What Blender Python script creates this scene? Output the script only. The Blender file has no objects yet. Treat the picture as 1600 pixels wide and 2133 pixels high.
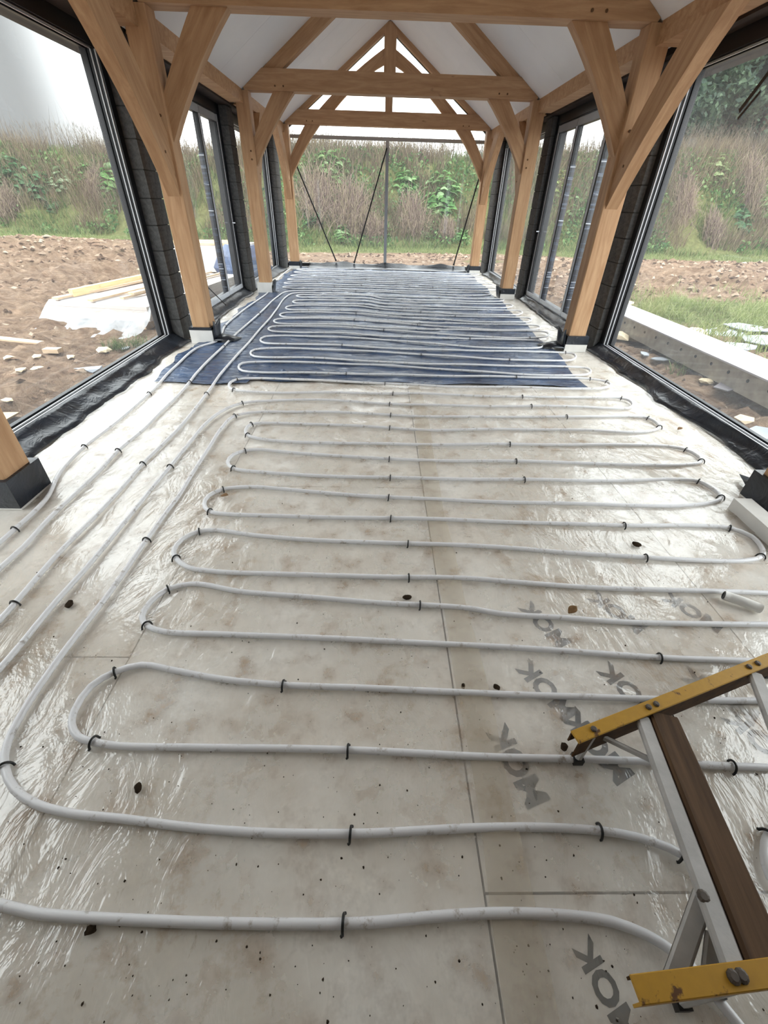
import bpy, math, random
import numpy as np
from mathutils import Vector, Matrix

random.seed(7); rng = np.random.default_rng(7)
SC = bpy.context.scene
COL = SC.collection

# ------------------------------------------------------------------ camera
CAM_H, F_PX = 1.4, 887.6
PITCH, YAW, ROLL = 0.6295, 0.0260, 0.0296
_f = np.array([math.sin(YAW)*math.cos(PITCH), math.cos(YAW)*math.cos(PITCH), -math.sin(PITCH)])
_r0 = np.array([math.cos(YAW), -math.sin(YAW), 0.0]); _u0 = np.cross(_r0, _f)
_r = math.cos(ROLL)*_r0 + math.sin(ROLL)*_u0
_u = -math.sin(ROLL)*_r0 + math.cos(ROLL)*_u0
cam_d = bpy.data.cameras.new('camera'); cam = bpy.data.objects.new('camera', cam_d); COL.objects.link(cam)
cam_d.sensor_fit = 'HORIZONTAL'; cam_d.sensor_width = 36; cam_d.lens = 36*F_PX/1600
cam_d.clip_start = 0.02; cam_d.clip_end = 300
cam.matrix_world = Matrix(((_r[0], _u[0], -_f[0], 0), (_r[1], _u[1], -_f[1], 0), (_r[2], _u[2], -_f[2], CAM_H), (0, 0, 0, 1)))
SC.camera = cam

# ------------------------------------------------------------------ world: overcast sky, brighter overhead
world = bpy.data.worlds.new('overcast_sky'); SC.world = world; world.use_nodes = True
nt = world.node_tree; nt.nodes.clear()
def nd(t, n, **k):
    x = t.nodes.new(n)
    for a, v in k.items(): setattr(x, a, v)
    return x
def mth(t, op, a, b=None, c=None, clamp=False):
    m = nd(t, 'ShaderNodeMath', operation=op, use_clamp=clamp)
    for i, v in enumerate((a, b, c)):
        if v is None: continue
        if hasattr(v, 'is_linked'): t.links.new(v, m.inputs[i])
        else: m.inputs[i].default_value = v
    return m.outputs[0]
SKY_STRENGTH = 1.0
tc = nd(nt, 'ShaderNodeTexCoord'); sx = nd(nt, 'ShaderNodeSeparateXYZ'); nt.links.new(tc.outputs['Generated'], sx.inputs[0])
zpos = mth(nt, 'MAXIMUM', sx.outputs[2], 0.0)
grad = mth(nt, 'MULTIPLY_ADD', zpos, 0.55, 1.45)                     # bright misty overcast, a little brighter overhead
west = nd(nt, 'ShaderNodeMapRange', interpolation_type='SMOOTHSTEP'); nt.links.new(sx.outputs[0], west.inputs[0])
west.inputs[1].default_value = -0.52; west.inputs[2].default_value = -0.34; west.inputs[3].default_value = 0.105; west.inputs[4].default_value = 1.0
cn = nd(nt, 'ShaderNodeTexNoise'); cn.inputs['Scale'].default_value = 2.0; cn.inputs['Detail'].default_value = 4; nt.links.new(tc.outputs['Generated'], cn.inputs['Vector'])
cloud = mth(nt, 'MULTIPLY_ADD', cn.outputs[0], 0.16, 0.92)
high = nd(nt, 'ShaderNodeMapRange', interpolation_type='SMOOTHSTEP'); nt.links.new(sx.outputs[2], high.inputs[0])
high.inputs[1].default_value = 0.23; high.inputs[2].default_value = 0.42                # the greyer cloud bank lies low in the west
wf = mth(nt, 'ADD', west.outputs[0], mth(nt, 'MULTIPLY', mth(nt, 'SUBTRACT', 1.0, west.outputs[0]), high.outputs[0]))
lum = mth(nt, 'MULTIPLY', mth(nt, 'MULTIPLY', grad, wf), cloud)
bg = nd(nt, 'ShaderNodeBackground'); bg.inputs[0].default_value = (0.955, 0.975, 1.0, 1)
nt.links.new(mth(nt, 'MULTIPLY', lum, SKY_STRENGTH), bg.inputs[1])
wo = nd(nt, 'ShaderNodeOutputWorld'); nt.links.new(bg.outputs[0], wo.inputs[0])

vs = SC.view_settings
vs.view_transform = 'Standard'; vs.look = 'None'; vs.gamma = 1.0; vs.use_curve_mapping = False
vs.exposure = 1.84
SC.display_settings.display_device = 'sRGB'

# ------------------------------------------------------------------ helpers
def un(px, py, axis=2, val=0.0):
    d = (px-800)/F_PX*_r - (py-1066.5)/F_PX*_u + _f
    o = np.array([0, 0, CAM_H]); t = (val-o[axis])/d[axis]
    return Vector(o + t*d)
def s2l(c):
    return tuple(((v/255)/12.92 if v/255 <= 0.04045 else ((v/255+0.055)/1.055)**2.4) for v in c)
def mesh_data(name, verts, faces, smooth=False):
    me = bpy.data.meshes.new(name); me.from_pydata([tuple(v) for v in verts], [], [tuple(f) for f in faces]); me.validate(); me.update()
    if smooth: me.polygons.foreach_set('use_smooth', [True]*len(me.polygons))
    return me
def add(name, me, mat=None, parent=None, M=None):
    o = bpy.data.objects.new(name, me); COL.objects.link(o)
    if mat is not None and me is not None and len(me.materials) == 0: me.materials.append(mat)
    if M is None: M = Matrix.Identity(4)
    if parent is not None:
        o.parent = parent; o.matrix_local = WORLD[parent.name].inverted() @ M
    else: o.matrix_local = M
    WORLD[o.name] = M.copy()
    return o
WORLD = {}
def tag(o, label, cat, group=None):
    o['label'] = label; o['category'] = cat
    if group: o['group'] = group
    return o
def empty(name, loc=(0, 0, 0)):
    return add(name, None, None, None, Matrix.Translation(Vector(loc)))
def struct(o, label=None):
    o['kind'] = 'structure'
    if label: o['label'] = label
    return o
def box_me(lo, hi, ch=0.0, name='box'):
    """box lo..hi, optional chamfer on the four long (x) edges"""
    x0, y0, z0 = lo; x1, y1, z1 = hi
    if ch <= 0: ring = [(y0, z0), (y1, z0), (y1, z1), (y0, z1)]
    else:
        c = ch; ring = [(y0+c, z0), (y1-c, z0), (y1, z0+c), (y1, z1-c), (y1-c, z1), (y0+c, z1), (y0, z1-c), (y0, z0+c)]
    n = len(ring)
    v = [(x0, a, b) for a, b in ring] + [(x1, a, b) for a, b in ring]
    f = [tuple(range(n-1, -1, -1)), tuple(range(n, 2*n))] + [(i, (i+1) % n, n+(i+1) % n, n+i) for i in range(n)]
    return mesh_data(name, v, f)
def box(name, lo, hi, mat, parent=None, ch=0.0):
    """world aligned box, origin at its centre"""
    c = (Vector(lo)+Vector(hi))/2; h = (Vector(hi)-Vector(lo))/2
    return add(name, box_me(-h, h, ch, name), mat, parent, Matrix.Translation(c))
def frame(p0, p1, up=(0, 0, 1)):
    p0 = Vector(p0); p1 = Vector(p1); X = (p1-p0).normalized(); U = Vector(up)
    Y = U.cross(X)
    if Y.length < 1e-4: Y = Vector((0, 1, 0)).cross(X)
    Y.normalize(); Z = X.cross(Y)
    M = Matrix((( X[0], Y[0], Z[0], p0[0]), (X[1], Y[1], Z[1], p0[1]), (X[2], Y[2], Z[2], p0[2]), (0, 0, 0, 1)))
    return M, (p1-p0).length
def beam(name, p0, p1, w, h, mat, parent=None, up=(0, 0, 1), ch=0.006):
    """bar from p0 to p1 along its centre line, w sideways, h along up; local X runs with the grain"""
    M, L = frame(p0, p1, up)
    return add(name, box_me((0, -w/2, -h/2), (L, w/2, h/2), ch, name), mat, parent, M)
def prism(name, poly, ax, t0, t1, mat, parent=None, org=None, ch=True):
    """2D polygon (a,b) extruded along ax ('x' or 'y') from t0 to t1; grain along the first edge direction org"""
    n = len(poly)
    def P(a, b, t): return Vector((a, t, b)) if ax == 'y' else Vector((t, a, b))
    v = [P(a, b, t0) for a, b in poly] + [P(a, b, t1) for a, b in poly]
    f = [tuple(range(n-1, -1, -1)), tuple(range(n, 2*n))] + [(i, (i+1) % n, n+(i+1) % n, n+i) for i in range(n)]
    d = org if org else (poly[1][0]-poly[0][0], poly[1][1]-poly[0][1])
    p0 = P(poly[0][0], poly[0][1], (t0+t1)/2); p1 = P(poly[0][0]+d[0], poly[0][1]+d[1], (t0+t1)/2)
    upv = (0, 1, 0) if ax == 'y' else (1, 0, 0)
    M, L = frame(p0, p1, upv); Mi = M.inverted()
    me = mesh_data(name, [Mi @ a for a in v], f)
    import bmesh
    bm = bmesh.new(); bm.from_mesh(me); bmesh.ops.recalc_face_normals(bm, faces=bm.faces); bm.to_mesh(me); bm.free()
    return add(name, me, mat, parent, M)
def catmull(pts, step=0.03):
    P = [Vector(p) for p in pts]; P = [P[0]*2-P[1]] + P + [P[-1]*2-P[-2]]
    out = []
    for i in range(1, len(P)-2):
        p0, p1, p2, p3 = P[i-1:i+3]
        t0 = 0; t1 = t0+max((p1-p0).length, 1e-4)**.5; t2 = t1+max((p2-p1).length, 1e-4)**.5; t3 = t2+max((p3-p2).length, 1e-4)**.5
        n = max(2, int((p2-p1).length/step))
        for k in range(n):
            t = t1+(t2-t1)*k/n
            A1 = p0*((t1-t)/(t1-t0))+p1*((t-t0)/(t1-t0)); A2 = p1*((t2-t)/(t2-t1))+p2*((t-t1)/(t2-t1)); A3 = p2*((t3-t)/(t3-t2))+p3*((t-t2)/(t3-t2))
            B1 = A1*((t2-t)/(t2-t0))+A2*((t-t0)/(t2-t0)); B2 = A2*((t3-t)/(t3-t1))+A3*((t-t1)/(t3-t1))
            out.append(B1*((t2-t)/(t2-t1))+B2*((t-t1)/(t2-t1)))
    out.append(P[-2]); return out
def tube_me(path, r, sides=8, name='tube', r_end=None):
    P = np.array([tuple(p) for p in path]); n = len(P)
    T = np.gradient(P, axis=0); T /= np.linalg.norm(T, axis=1)[:, None]+1e-9
    up = np.array([0, 0, 1.0]); S = np.cross(T, up); ln = np.linalg.norm(S, axis=1)
    S[ln < 1e-3] = np.array([1.0, 0, 0]); S /= np.linalg.norm(S, axis=1)[:, None]; U = np.cross(S, T)
    a = np.arange(sides)/sides*2*np.pi
    R = np.full(n, r) if r_end is None else np.linspace(r, r_end, n)
    V = P[:, None, :] + R[:, None, None]*(np.cos(a)[None, :, None]*S[:, None, :]+np.sin(a)[None, :, None]*U[:, None, :])
    F = []
    for i in range(n-1):
        for k in range(sides):
            k2 = (k+1) % sides; F.append((i*sides+k, i*sides+k2, (i+1)*sides+k2, (i+1)*sides+k))
    F.append(tuple(range(sides))); F.append(tuple((n-1)*sides+k for k in range(sides-1, -1, -1)))
    return mesh_data(name, V.reshape(-1, 3), F, True)
def copy_obj(o, M, parent=None, name=None):
    c = o.copy(); COL.objects.link(c)
    if parent is not None: c.parent = parent; c.matrix_local = WORLD[parent.name].inverted() @ M
    else: c.parent = None; c.matrix_local = M
    WORLD[c.name] = M.copy(); return c

# value noise, vectorised
_perm = rng.permutation(512); _val = rng.random(512)
def vnoise(x, y):
    xi = np.floor(x).astype(int); yi = np.floor(y).astype(int); xf = x-xi; yf = y-yi
    u = xf*xf*(3-2*xf); v = yf*yf*(3-2*yf)
    h = lambda a, b: _val[_perm[(_perm[a & 511] + b) & 511]]
    return (h(xi, yi)*(1-u)+h(xi+1, yi)*u)*(1-v)+(h(xi, yi+1)*(1-u)+h(xi+1, yi+1)*u)*v
def fbm(x, y, o=4):
    s = 0; a = .5; t = 0
    for k in range(o): s = s+a*vnoise(x*2**k+17*k, y*2**k+31*k); t += a; a *= .5
    return s/t
def ridged(x, y, o=3):
    s = 0; a = .5; t = 0
    for k in range(o): s = s+a*(1-np.abs(2*vnoise(x*2**k+9*k, y*2**k+5*k)-1))**3; t += a; a *= .5
    return s/t

# ------------------------------------------------------------------ materials
def new_mat(name):
    m = bpy.data.materials.new(name); m.use_nodes = True; t = m.node_tree; t.nodes.clear()
    o = nd(t, 'ShaderNodeOutputMaterial'); b = nd(t, 'ShaderNodeBsdfPrincipled'); t.links.new(b.outputs[0], o.inputs[0])
    return m, t, b, o
def coords(t, scale=(1, 1, 1), kind='Object'):
    c = nd(t, 'ShaderNodeTexCoord'); mp = nd(t, 'ShaderNodeMapping'); mp.inputs['Scale'].default_value = scale
    t.links.new(c.outputs[kind], mp.inputs[0]); return mp.outputs[0]
def noise(t, vec, scale, detail=4, rough=.55, dist=0.0):
    n = nd(t, 'ShaderNodeTexNoise'); n.inputs['Scale'].default_value = scale; n.inputs['Detail'].default_value = detail
    n.inputs['Roughness'].default_value = rough; n.inputs['Distortion'].default_value = dist
    t.links.new(vec, n.inputs['Vector']); return n.outputs[0]
def ramp(t, fac, stops):
    r = nd(t, 'ShaderNodeValToRGB'); e = r.color_ramp.elements
    while len(e) < len(stops): e.new(0.5)
    for x, (p, c) in zip(e, stops): x.position = p; x.color = (*c, 1) if len(c) == 3 else c
    t.links.new(fac, r.inputs[0]); return r.outputs[0]
def mix(t, fac, a, b, mode='MIX'):
    m = nd(t, 'ShaderNodeMix', data_type='RGBA', blend_type=mode)
    for i, v in ((0, fac), (6, a), (7, b)):
        if hasattr(v, 'is_linked'): t.links.new(v, m.inputs[i])
        else: m.inputs[i].default_value = (*v, 1) if isinstance(v, tuple) and len(v) == 3 else v
    return m.outputs[2]
def bump(t, b, h, strength=.3, dist=.01):
    n = nd(t, 'ShaderNodeBump'); n.inputs['Strength'].default_value = strength; n.inputs['Distance'].default_value = dist
    t.links.new(h, n.inputs['Height']); t.links.new(n.outputs[0], b.inputs['Normal'])
def plain(name, rgb, rough=.5, spec=.5, var=.12, scale=6.0, bmp=0.0, metal=0.0):
    m, t, b, o = new_mat(name); v = coords(t); n = noise(t, v, scale)
    c = s2l(rgb)
    t.links.new(ramp(t, n, [(.3, tuple(x*(1-var) for x in c)), (.7, tuple(min(1, x*(1+var)) for x in c))]), b.inputs['Base Color'])
    b.inputs['Roughness'].default_value = rough; b.inputs['Specular IOR Level'].default_value = spec; b.inputs['Metallic'].default_value = metal
    if bmp: bump(t, b, noise(t, v, scale*6), bmp, .005)
    return m
def wood(name, c_lo, c_hi, c_knot, rough=.6, grain=.26):
    m, t, b, o = new_mat(name)
    oi = nd(t, 'ShaderNodeObjectInfo'); c = nd(t, 'ShaderNodeTexCoord')
    off = nd(t, 'ShaderNodeVectorMath', operation='ADD'); t.links.new(c.outputs['Object'], off.inputs[0])
    rv = nd(t, 'ShaderNodeCombineXYZ'); k = mth(t, 'MULTIPLY', oi.outputs['Random'], 37.0)
    for i in range(3): t.links.new(k, rv.inputs[i])
    t.links.new(rv.outputs[0], off.inputs[1])
    def mp(s):
        q = nd(t, 'ShaderNodeMapping'); q.inputs['Scale'].default_value = s; t.links.new(off.outputs[0], q.inputs[0]); return q.outputs[0]
    g = noise(t, mp((1.0, 9, 9)), 2.2, 5, .6, .6)
    fine = noise(t, mp((3.0, 60, 60)), 2.0, 3, .6)
    big = noise(t, mp((.8, 1.6, 1.6)), 1.3, 3)
    col = ramp(t, g, [(.3, s2l(c_lo)), (.68, s2l(c_hi))])
    col = mix(t, mth(t, 'MULTIPLY', fine, grain), col, s2l(c_knot))
    col = mix(t, ramp(t, big, [(.55, (0, 0, 0)), (.8, (.28, .28, .28))]), col, s2l(c_knot))
    kn = noise(t, mp((2.2, 5, 5)), 1.7, 2)
    col = mix(t, ramp(t, kn, [(.73, (0, 0, 0)), (.79, (.75, .75, .75))]), col, s2l(c_knot))
    t.links.new(col, b.inputs['Base Color']); b.inputs['Roughness'].default_value = rough; b.inputs['Specular IOR Level'].default_value = .25
    bump(t, b, fine, .12, .004); return m
OAK = wood('oak', (178, 138, 102), (208, 170, 132), (122, 88, 60))
PINE = wood('pine', (226, 190, 138), (240, 212, 168), (176, 128, 80))
OLDWOOD = wood('weathered_tread_wood', (70, 52, 38), (116, 90, 66), (40, 28, 20), .8, grain=.6)
PLANKW = wood('site_planks', (190, 162, 132), (222, 200, 172), (120, 96, 76), .75)
PLASTER = plain('ceiling_board', (243, 240, 235), .9, .1, .03, 1.2)
BLOCK = plain('concrete_block', (92, 92, 92), .95, .1, .25, 9, .5)
MORTAR = plain('mortar', (70, 70, 70), .95, .1, .2, 12)
ALU_D = plain('anthracite_frame', (17, 19, 25), .42, .4, .1, 3)
ALU_G = plain('grey_frame', (146, 150, 154), .4, .5, .08, 3)
FILM = plain('white_protective_film', (205, 210, 218), .35, .5, .1, 8)
STRIPE = plain('gasket_strip', (200, 202, 206), .35, .5, .05, 5)
TAPE = None
EPS = plain('white_eps', (222, 220, 216), .85, .2, .05, 9)
PIPE = None
CLIP = plain('black_clip', (16, 16, 17), .45, .5, .1, 20)
STEEL_Y = None
ALU = plain('worn_aluminium', (176, 174, 172), .45, .5, .16, 14, .1)
BOLT = plain('bolt_steel', (96, 88, 82), .5, .5, .25, 30, 0, .3)
STONE = plain('limestone', (206, 190, 162), .9, .2, .22, 7, .6)
SLATE = plain('grey_sheet', (150, 156, 164), .5, .4, .12, 5)
WHITEMETAL = plain('white_coated_metal', (206, 202, 208), .45, .4, .05, 3)
GALV = plain('galvanised_edge', (176, 170, 160), .5, .4, .2, 9)
SOILBIT = plain('mud_crumb', (58, 44, 32), .95, .1, .35, 40)
HOUSEWALL = plain('house_wall', (165, 158, 150), .9, .1, .06, 2)
LINTEL = plain('dark_lintel', (62, 52, 46), .8, .2, .3, 5)

def dirt_mat(name, base, patch, rough=.35):
    m, t, b, o = new_mat(name); v = coords(t, (1, 1, 1))
    n1 = noise(t, v, 2.1, 6, .62); n2 = noise(t, v, 11, 5, .6)
    col = ramp(t, n1, [(.35, s2l(base)), (.75, s2l(patch))])
    col = mix(t, mth(t, 'MULTIPLY', n2, .25), col, s2l(patch))
    t.links.new(col, b.inputs['Base Color']); b.inputs['Roughness'].default_value = rough
    return m
BOARD = dirt_mat('insulation_board', (248, 246, 242), (230, 221, 208), .7)
# pipe: grey white plastic with mud scuffs
PIPE, t, b, o = new_mat('white_pipe')
v = coords(t); n = noise(t, v, 26, 4, .7)
t.links.new(ramp(t, n, [(.58, s2l((226, 226, 229))), (.74, s2l((146, 134, 122)))]), b.inputs['Base Color']); b.inputs['Roughness'].default_value = .38
# yellow painted steel with chipped rust
STEEL_Y, t, b, o = new_mat('chipped_yellow_paint')
v = coords(t); n = noise(t, v, 22, 5, .65); n2 = noise(t, v, 60, 3)
col = ramp(t, n, [(.6, s2l((204, 156, 46))), (.66, s2l((92, 56, 24)))])
t.links.new(mix(t, mth(t, 'MULTIPLY', n2, .3), col, s2l((120, 86, 34))), b.inputs['Base Color']); b.inputs['Roughness'].default_value = .5
# clear polythene, dusty with mud haze
POLY, t, b, o = new_mat('clear_polythene_sheet')
v = coords(t); n1 = noise(t, v, 1.7, 6, .6); n2 = noise(t, v, 9, 5, .65); n3 = noise(t, coords(t, (1, .35, 1)), 34, 4, .7)
col = ramp(t, n1, [(.36, s2l((246, 244, 241))), (.66, s2l((218, 209, 197)))])
col = mix(t, ramp(t, n2, [(.5, (0, 0, 0)), (.7, (.85, .85, .85))]), col, s2l((158, 124, 86)))
col = mix(t, ramp(t, n3, [(.62, (0, 0, 0)), (.78, (.7, .7, .7))]), col, s2l((112, 86, 60)))
t.links.new(col, b.inputs['Base Color']); b.inputs['Roughness'].default_value = .16; b.inputs['Specular IOR Level'].default_value = .6
bump(t, b, noise(t, coords(t, (1, .5, 1)), 7.5, 5, .6, .5), .8, .02)
tr = nd(t, 'ShaderNodeBsdfTransparent'); tr.inputs[0].default_value = (1, .995, .985, 1); ms = nd(t, 'ShaderNodeMixShader')
t.links.new(ramp(t, mth(t, 'MAXIMUM', n2, mth(t, 'MULTIPLY', n1, 1.08)), [(.42, (.14, .14, .14)), (.62, (.42, .42, .42)), (.78, (.72, .72, .72))]), ms.inputs[0]); t.links.new(tr.outputs[0], ms.inputs[1]); t.links.new(b.outputs[0], ms.inputs[2])
b.inputs['Specular IOR Level'].default_value = 0
lw = nd(t, 'ShaderNodeLayerWeight'); lw.inputs['Blend'].default_value = .3
gls = nd(t, 'ShaderNodeBsdfGlossy'); gls.inputs['Roughness'].default_value = .13; bn = [x for x in t.nodes if x.type == 'BUMP'][0]
t.links.new(bn.outputs[0], gls.inputs['Normal'])
gf = mth(t, 'MULTIPLY_ADD', mth(t, 'POWER', lw.outputs['Facing'], 2.2), 0.5, .075)
mg = nd(t, 'ShaderNodeMixShader'); t.links.new(gf, mg.inputs[0]); t.links.new(ms.outputs[0], mg.inputs[1]); t.links.new(gls.outputs[0], mg.inputs[2]); t.links.new(mg.outputs[0], o.inputs[0])
# dark blue damp proof membrane
DPM, t, b, o = new_mat('dark_blue_membrane')
v = coords(t); n1 = noise(t, v, 3.5, 5, .6)
t.links.new(ramp(t, n1, [(.35, s2l((42, 58, 84))), (.7, s2l((74, 96, 130)))]), b.inputs['Base Color']); b.inputs['Roughness'].default_value = .25; b.inputs['Specular IOR Level'].default_value = .7
bump(t, b, noise(t, coords(t, (.6, 1.6, 1)), 9, 5, .6, 1.0), .8, .03)
DPMB, t, b, o = new_mat('black_membrane')
v = coords(t); n1 = noise(t, v, 5, 4)
t.links.new(ramp(t, n1, [(.3, s2l((20, 22, 27))), (.75, s2l((44, 50, 60)))]), b.inputs['Base Color']); b.inputs['Roughness'].default_value = .3
bump(t, b, noise(t, v, 8, 4, .6, 1.0), .5, .02)
# black and white protective wrap
TAPE, t, b, o = new_mat('printed_wrap')
v = coords(t, (1.0, 9, 22)); n1 = noise(t, v, 1.3, 3, .6)
t.links.new(ramp(t, n1, [(.5, s2l((26, 30, 40))), (.6, s2l((60, 72, 92))), (.66, s2l((205, 208, 214)))]), b.inputs['Base Color']); b.inputs['Roughness'].default_value = .28
# glass with a thin milky layer that paints in the outdoor haze
GLASS, t, b, o = new_mat('hazy_window_glass')
tr = nd(t, 'ShaderNodeBsdfTransparent'); tr.inputs[0].default_value = (.95, .97, .96, 1)
gl = nd(t, 'ShaderNodeBsdfGlossy'); gl.inputs['Roughness'].default_value = .02; lw = nd(t, 'ShaderNodeLayerWeight'); fr_ = mth(t, 'MULTIPLY_ADD', mth(t, 'POWER', lw.outputs['Facing'], 4.0), .3, .02)
m1 = nd(t, 'ShaderNodeMixShader'); t.links.new(fr_, m1.inputs[0]); t.links.new(tr.outputs[0], m1.inputs[1]); t.links.new(gl.outputs[0], m1.inputs[2])
df = nd(t, 'ShaderNodeBsdfDiffuse'); df.inputs[0].default_value = (.8, .82, .85, 1); tl = nd(t, 'ShaderNodeBsdfTranslucent'); tl.inputs[0].default_value = (.8, .82, .85, 1)
m0 = nd(t, 'ShaderNodeMixShader'); m0.inputs[0].default_value = .6; t.links.new(df.outputs[0], m0.inputs[1]); t.links.new(tl.outputs[0], m0.inputs[2])
m2 = nd(t, 'ShaderNodeMixShader'); m2.inputs[0].default_value = .03; t.links.new(m1.outputs[0], m2.inputs[1]); t.links.new(m0.outputs[0], m2.inputs[2]); t.links.new(m2.outputs[0], o.inputs[0])
# clear wrapping film over the pallet
WRAP, t, b, o = new_mat('clear_wrapping_film')
b.inputs['Base Color'].default_value = (.66, .67, .69, 1); b.inputs['Roughness'].default_value = .18
bump(t, b, noise(t, coords(t), 9, 4, .6, 1.5), .6, .03)
tr = nd(t, 'ShaderNodeBsdfTransparent'); ms = nd(t, 'ShaderNodeMixShader'); ms.inputs[0].default_value = .45
t.links.new(tr.outputs[0], ms.inputs[1]); t.links.new(b.outputs[0], ms.inputs[2]); t.links.new(ms.outputs[0], o.inputs[0])
def veg_mat(name, transl=.35, rough=.7):
    m, t, b, o = new_mat(name); a = nd(t, 'ShaderNodeAttribute'); a.attribute_name = 'Col'
    t.links.new(a.outputs['Color'], b.inputs['Base Color']); b.inputs['Roughness'].default_value = rough; b.inputs['Specular IOR Level'].default_value = .3
    tl = nd(t, 'ShaderNodeBsdfTranslucent'); t.links.new(a.outputs['Color'], tl.inputs[0])
    ms = nd(t, 'ShaderNodeMixShader'); ms.inputs[0].default_value = transl
    t.links.new(b.outputs[0], ms.inputs[1]); t.links.new(tl.outputs[0], ms.inputs[2]); t.links.new(ms.outputs[0], o.inputs[0]); return m
VEG = veg_mat('foliage')
BARK = plain('bark', (96, 84, 70), .95, .1, .3, 8)

# ------------------------------------------------------------------ key dimensions
XL, XR, XC = -1.932, 2.244, 0.156          # inner faces of the posts, centre line
PW = 0.20                                  # post width
YT = [1.91, 5.24, 8.60, 11.90]             # front faces of the four trusses; an unseen glazed bay is added behind the camera for light
ZT, ZTT = 2.66, 2.892                      # tie beam underside and top
TAN = 0.69
def zceil(x): return ZTT + (1.855-abs(x-XC))*TAN
APEX = zceil(XC)
XWL, XWR = -2.40, 2.66                     # inner faces of the window frames
YB0 = -1.75                                # wall behind
YG = 12.42                                 # gable frame

# ------------------------------------------------------------------ terrain
def bank_base(x):
    return 20.6 + 0.012*np.maximum(np.abs(x-0.5)-3, 0)**1.75 + .5*np.sin(x*.35)
def terrain(x, y):
    x = np.asarray(x, float); y = np.asarray(y, float)
    z = -.17 + .05*(fbm(x*.5, y*.5, 3)-.5)
    d = y-bank_base(x)
    h = 3.15+.28*np.clip((x-2)/10, -1.2, 2.2)+.5*(fbm(x*.22+3, y*.12, 3)-.5)
    s = np.clip(d/3.6, 0, 1); z = z+h*(s*s*(3-2*s))
    z = z+.25*(fbm(x*.9, y*.9, 3)-.5)*np.clip(d, 0, 1)
    # side mound of spoil far left and right so the bank closes round
    mud = np.clip(1-np.abs(d+8)/9, 0, 1)
    z = z+mud*(.30*(ridged(x*.7, y*1.9, 4)-.35)+.22*(np.abs(fbm(x*2.1+7, y*3.4, 3)-.5)*2)**.8-.06)*np.clip((np.abs(x-XC)-2.9)/1.5, 0, 1)
    near = np.clip((np.abs(x-XC)-2.75)/.6, 0, 1)*np.clip(1-np.clip(d+9, 0, 4)/4, 0, 1)
    z = z+near*(.15*(ridged(x*1.1+5, y*2.4, 4)-.4)+.16*(np.abs(fbm(x*3.1, y*5.2, 3)-.5)*2)**.8-.05)
    z = z+np.clip((-x-4.2)/6, 0, 1)*np.clip(1-np.abs(y-13)/9, 0, 1)*.42     # heaped soil to the left
    z = z+np.clip((y-12.9)/2, 0, 1)*np.clip(-d, 0, 1)*.05*(ridged(x*1.1, y*2.2, 3)-.3)
    return z
xs = np.unique(np.concatenate([np.linspace(-48, -12, 90), np.linspace(-12, 12, 300), np.linspace(12, 48, 90)]))
ys = np.unique(np.concatenate([np.linspace(-8, 2, 20), np.linspace(2, 20, 240), np.linspace(20, 27, 60), np.linspace(27, 60, 30)]))
GX, GY = np.meshgrid(xs, ys); GZ = terrain(GX, GY)
inside = (np.abs(GX-XC) < 2.75) & (GY < 12.7)
GZ[inside] = np.minimum(GZ[inside], -.16)
nx, ny = len(xs), len(ys)
V = np.stack([GX, GY, GZ], -1).reshape(-1, 3)
ii, jj = np.meshgrid(np.arange(nx-1), np.arange(ny-1)); a0 = (jj*nx+ii).ravel()
Fq = np.stack([a0, a0+1, a0+nx+1, a0+nx], -1)
GROUND, t, b, o = new_mat('muddy_ground')
v = coords(t); gz = nd(t, 'ShaderNodeSeparateXYZ'); t.links.new(v, gz.inputs[0])
n1 = noise(t, v, .8, 5, .6); n2 = noise(t, v, 5, 5, .65); n3 = noise(t, coords(t, (1, 2.2, 1)), 2.4, 8, .78, .6)
mudc = ramp(t, n3, [(.28, s2l((66, 50, 38))), (.42, s2l((108, 87, 70))), (.58, s2l((144, 122, 102))), (.76, s2l((176, 156, 134)))])
mudc = mix(t, mth(t, 'MULTIPLY', n2, .35), mudc, s2l((104, 78, 58)))
grassc = ramp(t, n2, [(.3, s2l((84, 86, 52))), (.7, s2l((116, 118, 74)))])
at_ = nd(t, 'ShaderNodeAttribute'); at_.attribute_name = 'turf'
gm = mth(t, 'ADD', at_.outputs['Fac'], mth(t, 'MULTIPLY', mth(t, 'SUBTRACT', n1, .5), .9))
t.links.new(mix(t, ramp(t, gm, [(.42, (0, 0, 0)), (.58, (1, 1, 1))]), mudc, grassc), b.inputs['Base Color'])
b.inputs['Roughness'].default_value = .9; b.inputs['Specular IOR Level'].default_value = .2
bump(t, b, noise(t, coords(t, (1, 1.6, 1)), 6, 6, .7, .5), 1.0, .12)
me = mesh_data('ground', V, Fq, True)
def turf(x, y):
    """how grassy the ground is, 0..1"""
    d = y-bank_base(x)
    g = np.clip((d+2.6)/1.2, 0, 1)
    g = np.maximum(g, np.clip(1-np.hypot((x-6.6)/2.6, (y-8.3)/2.2), 0, 1)*1.7)     # patch to the right of the house
    g = np.maximum(g, np.clip(1-np.hypot((x+4.6)/1.6, (y-11.5)/1.0), 0, 1)*1.2)
    g = np.maximum(g, np.clip(1-np.hypot((x+12.5)/4, (y-16.7)/.5), 0, 1)*.9)
    g = np.maximum(g, np.clip(1-np.hypot((x-3.5)/1.5, (y-16.5)/1.2), 0, 1)*.8)
    return np.clip(g, 0, 1)
tg = me.attributes.new('turf', 'FLOAT', 'POINT'); tg.data.foreach_set('value', turf(V[:, 0], V[:, 1]).astype(np.float32))
struct(add('ground', me, GROUND), 'rutted bare earth with patches of grass around the building, rising into a bank')
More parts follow.
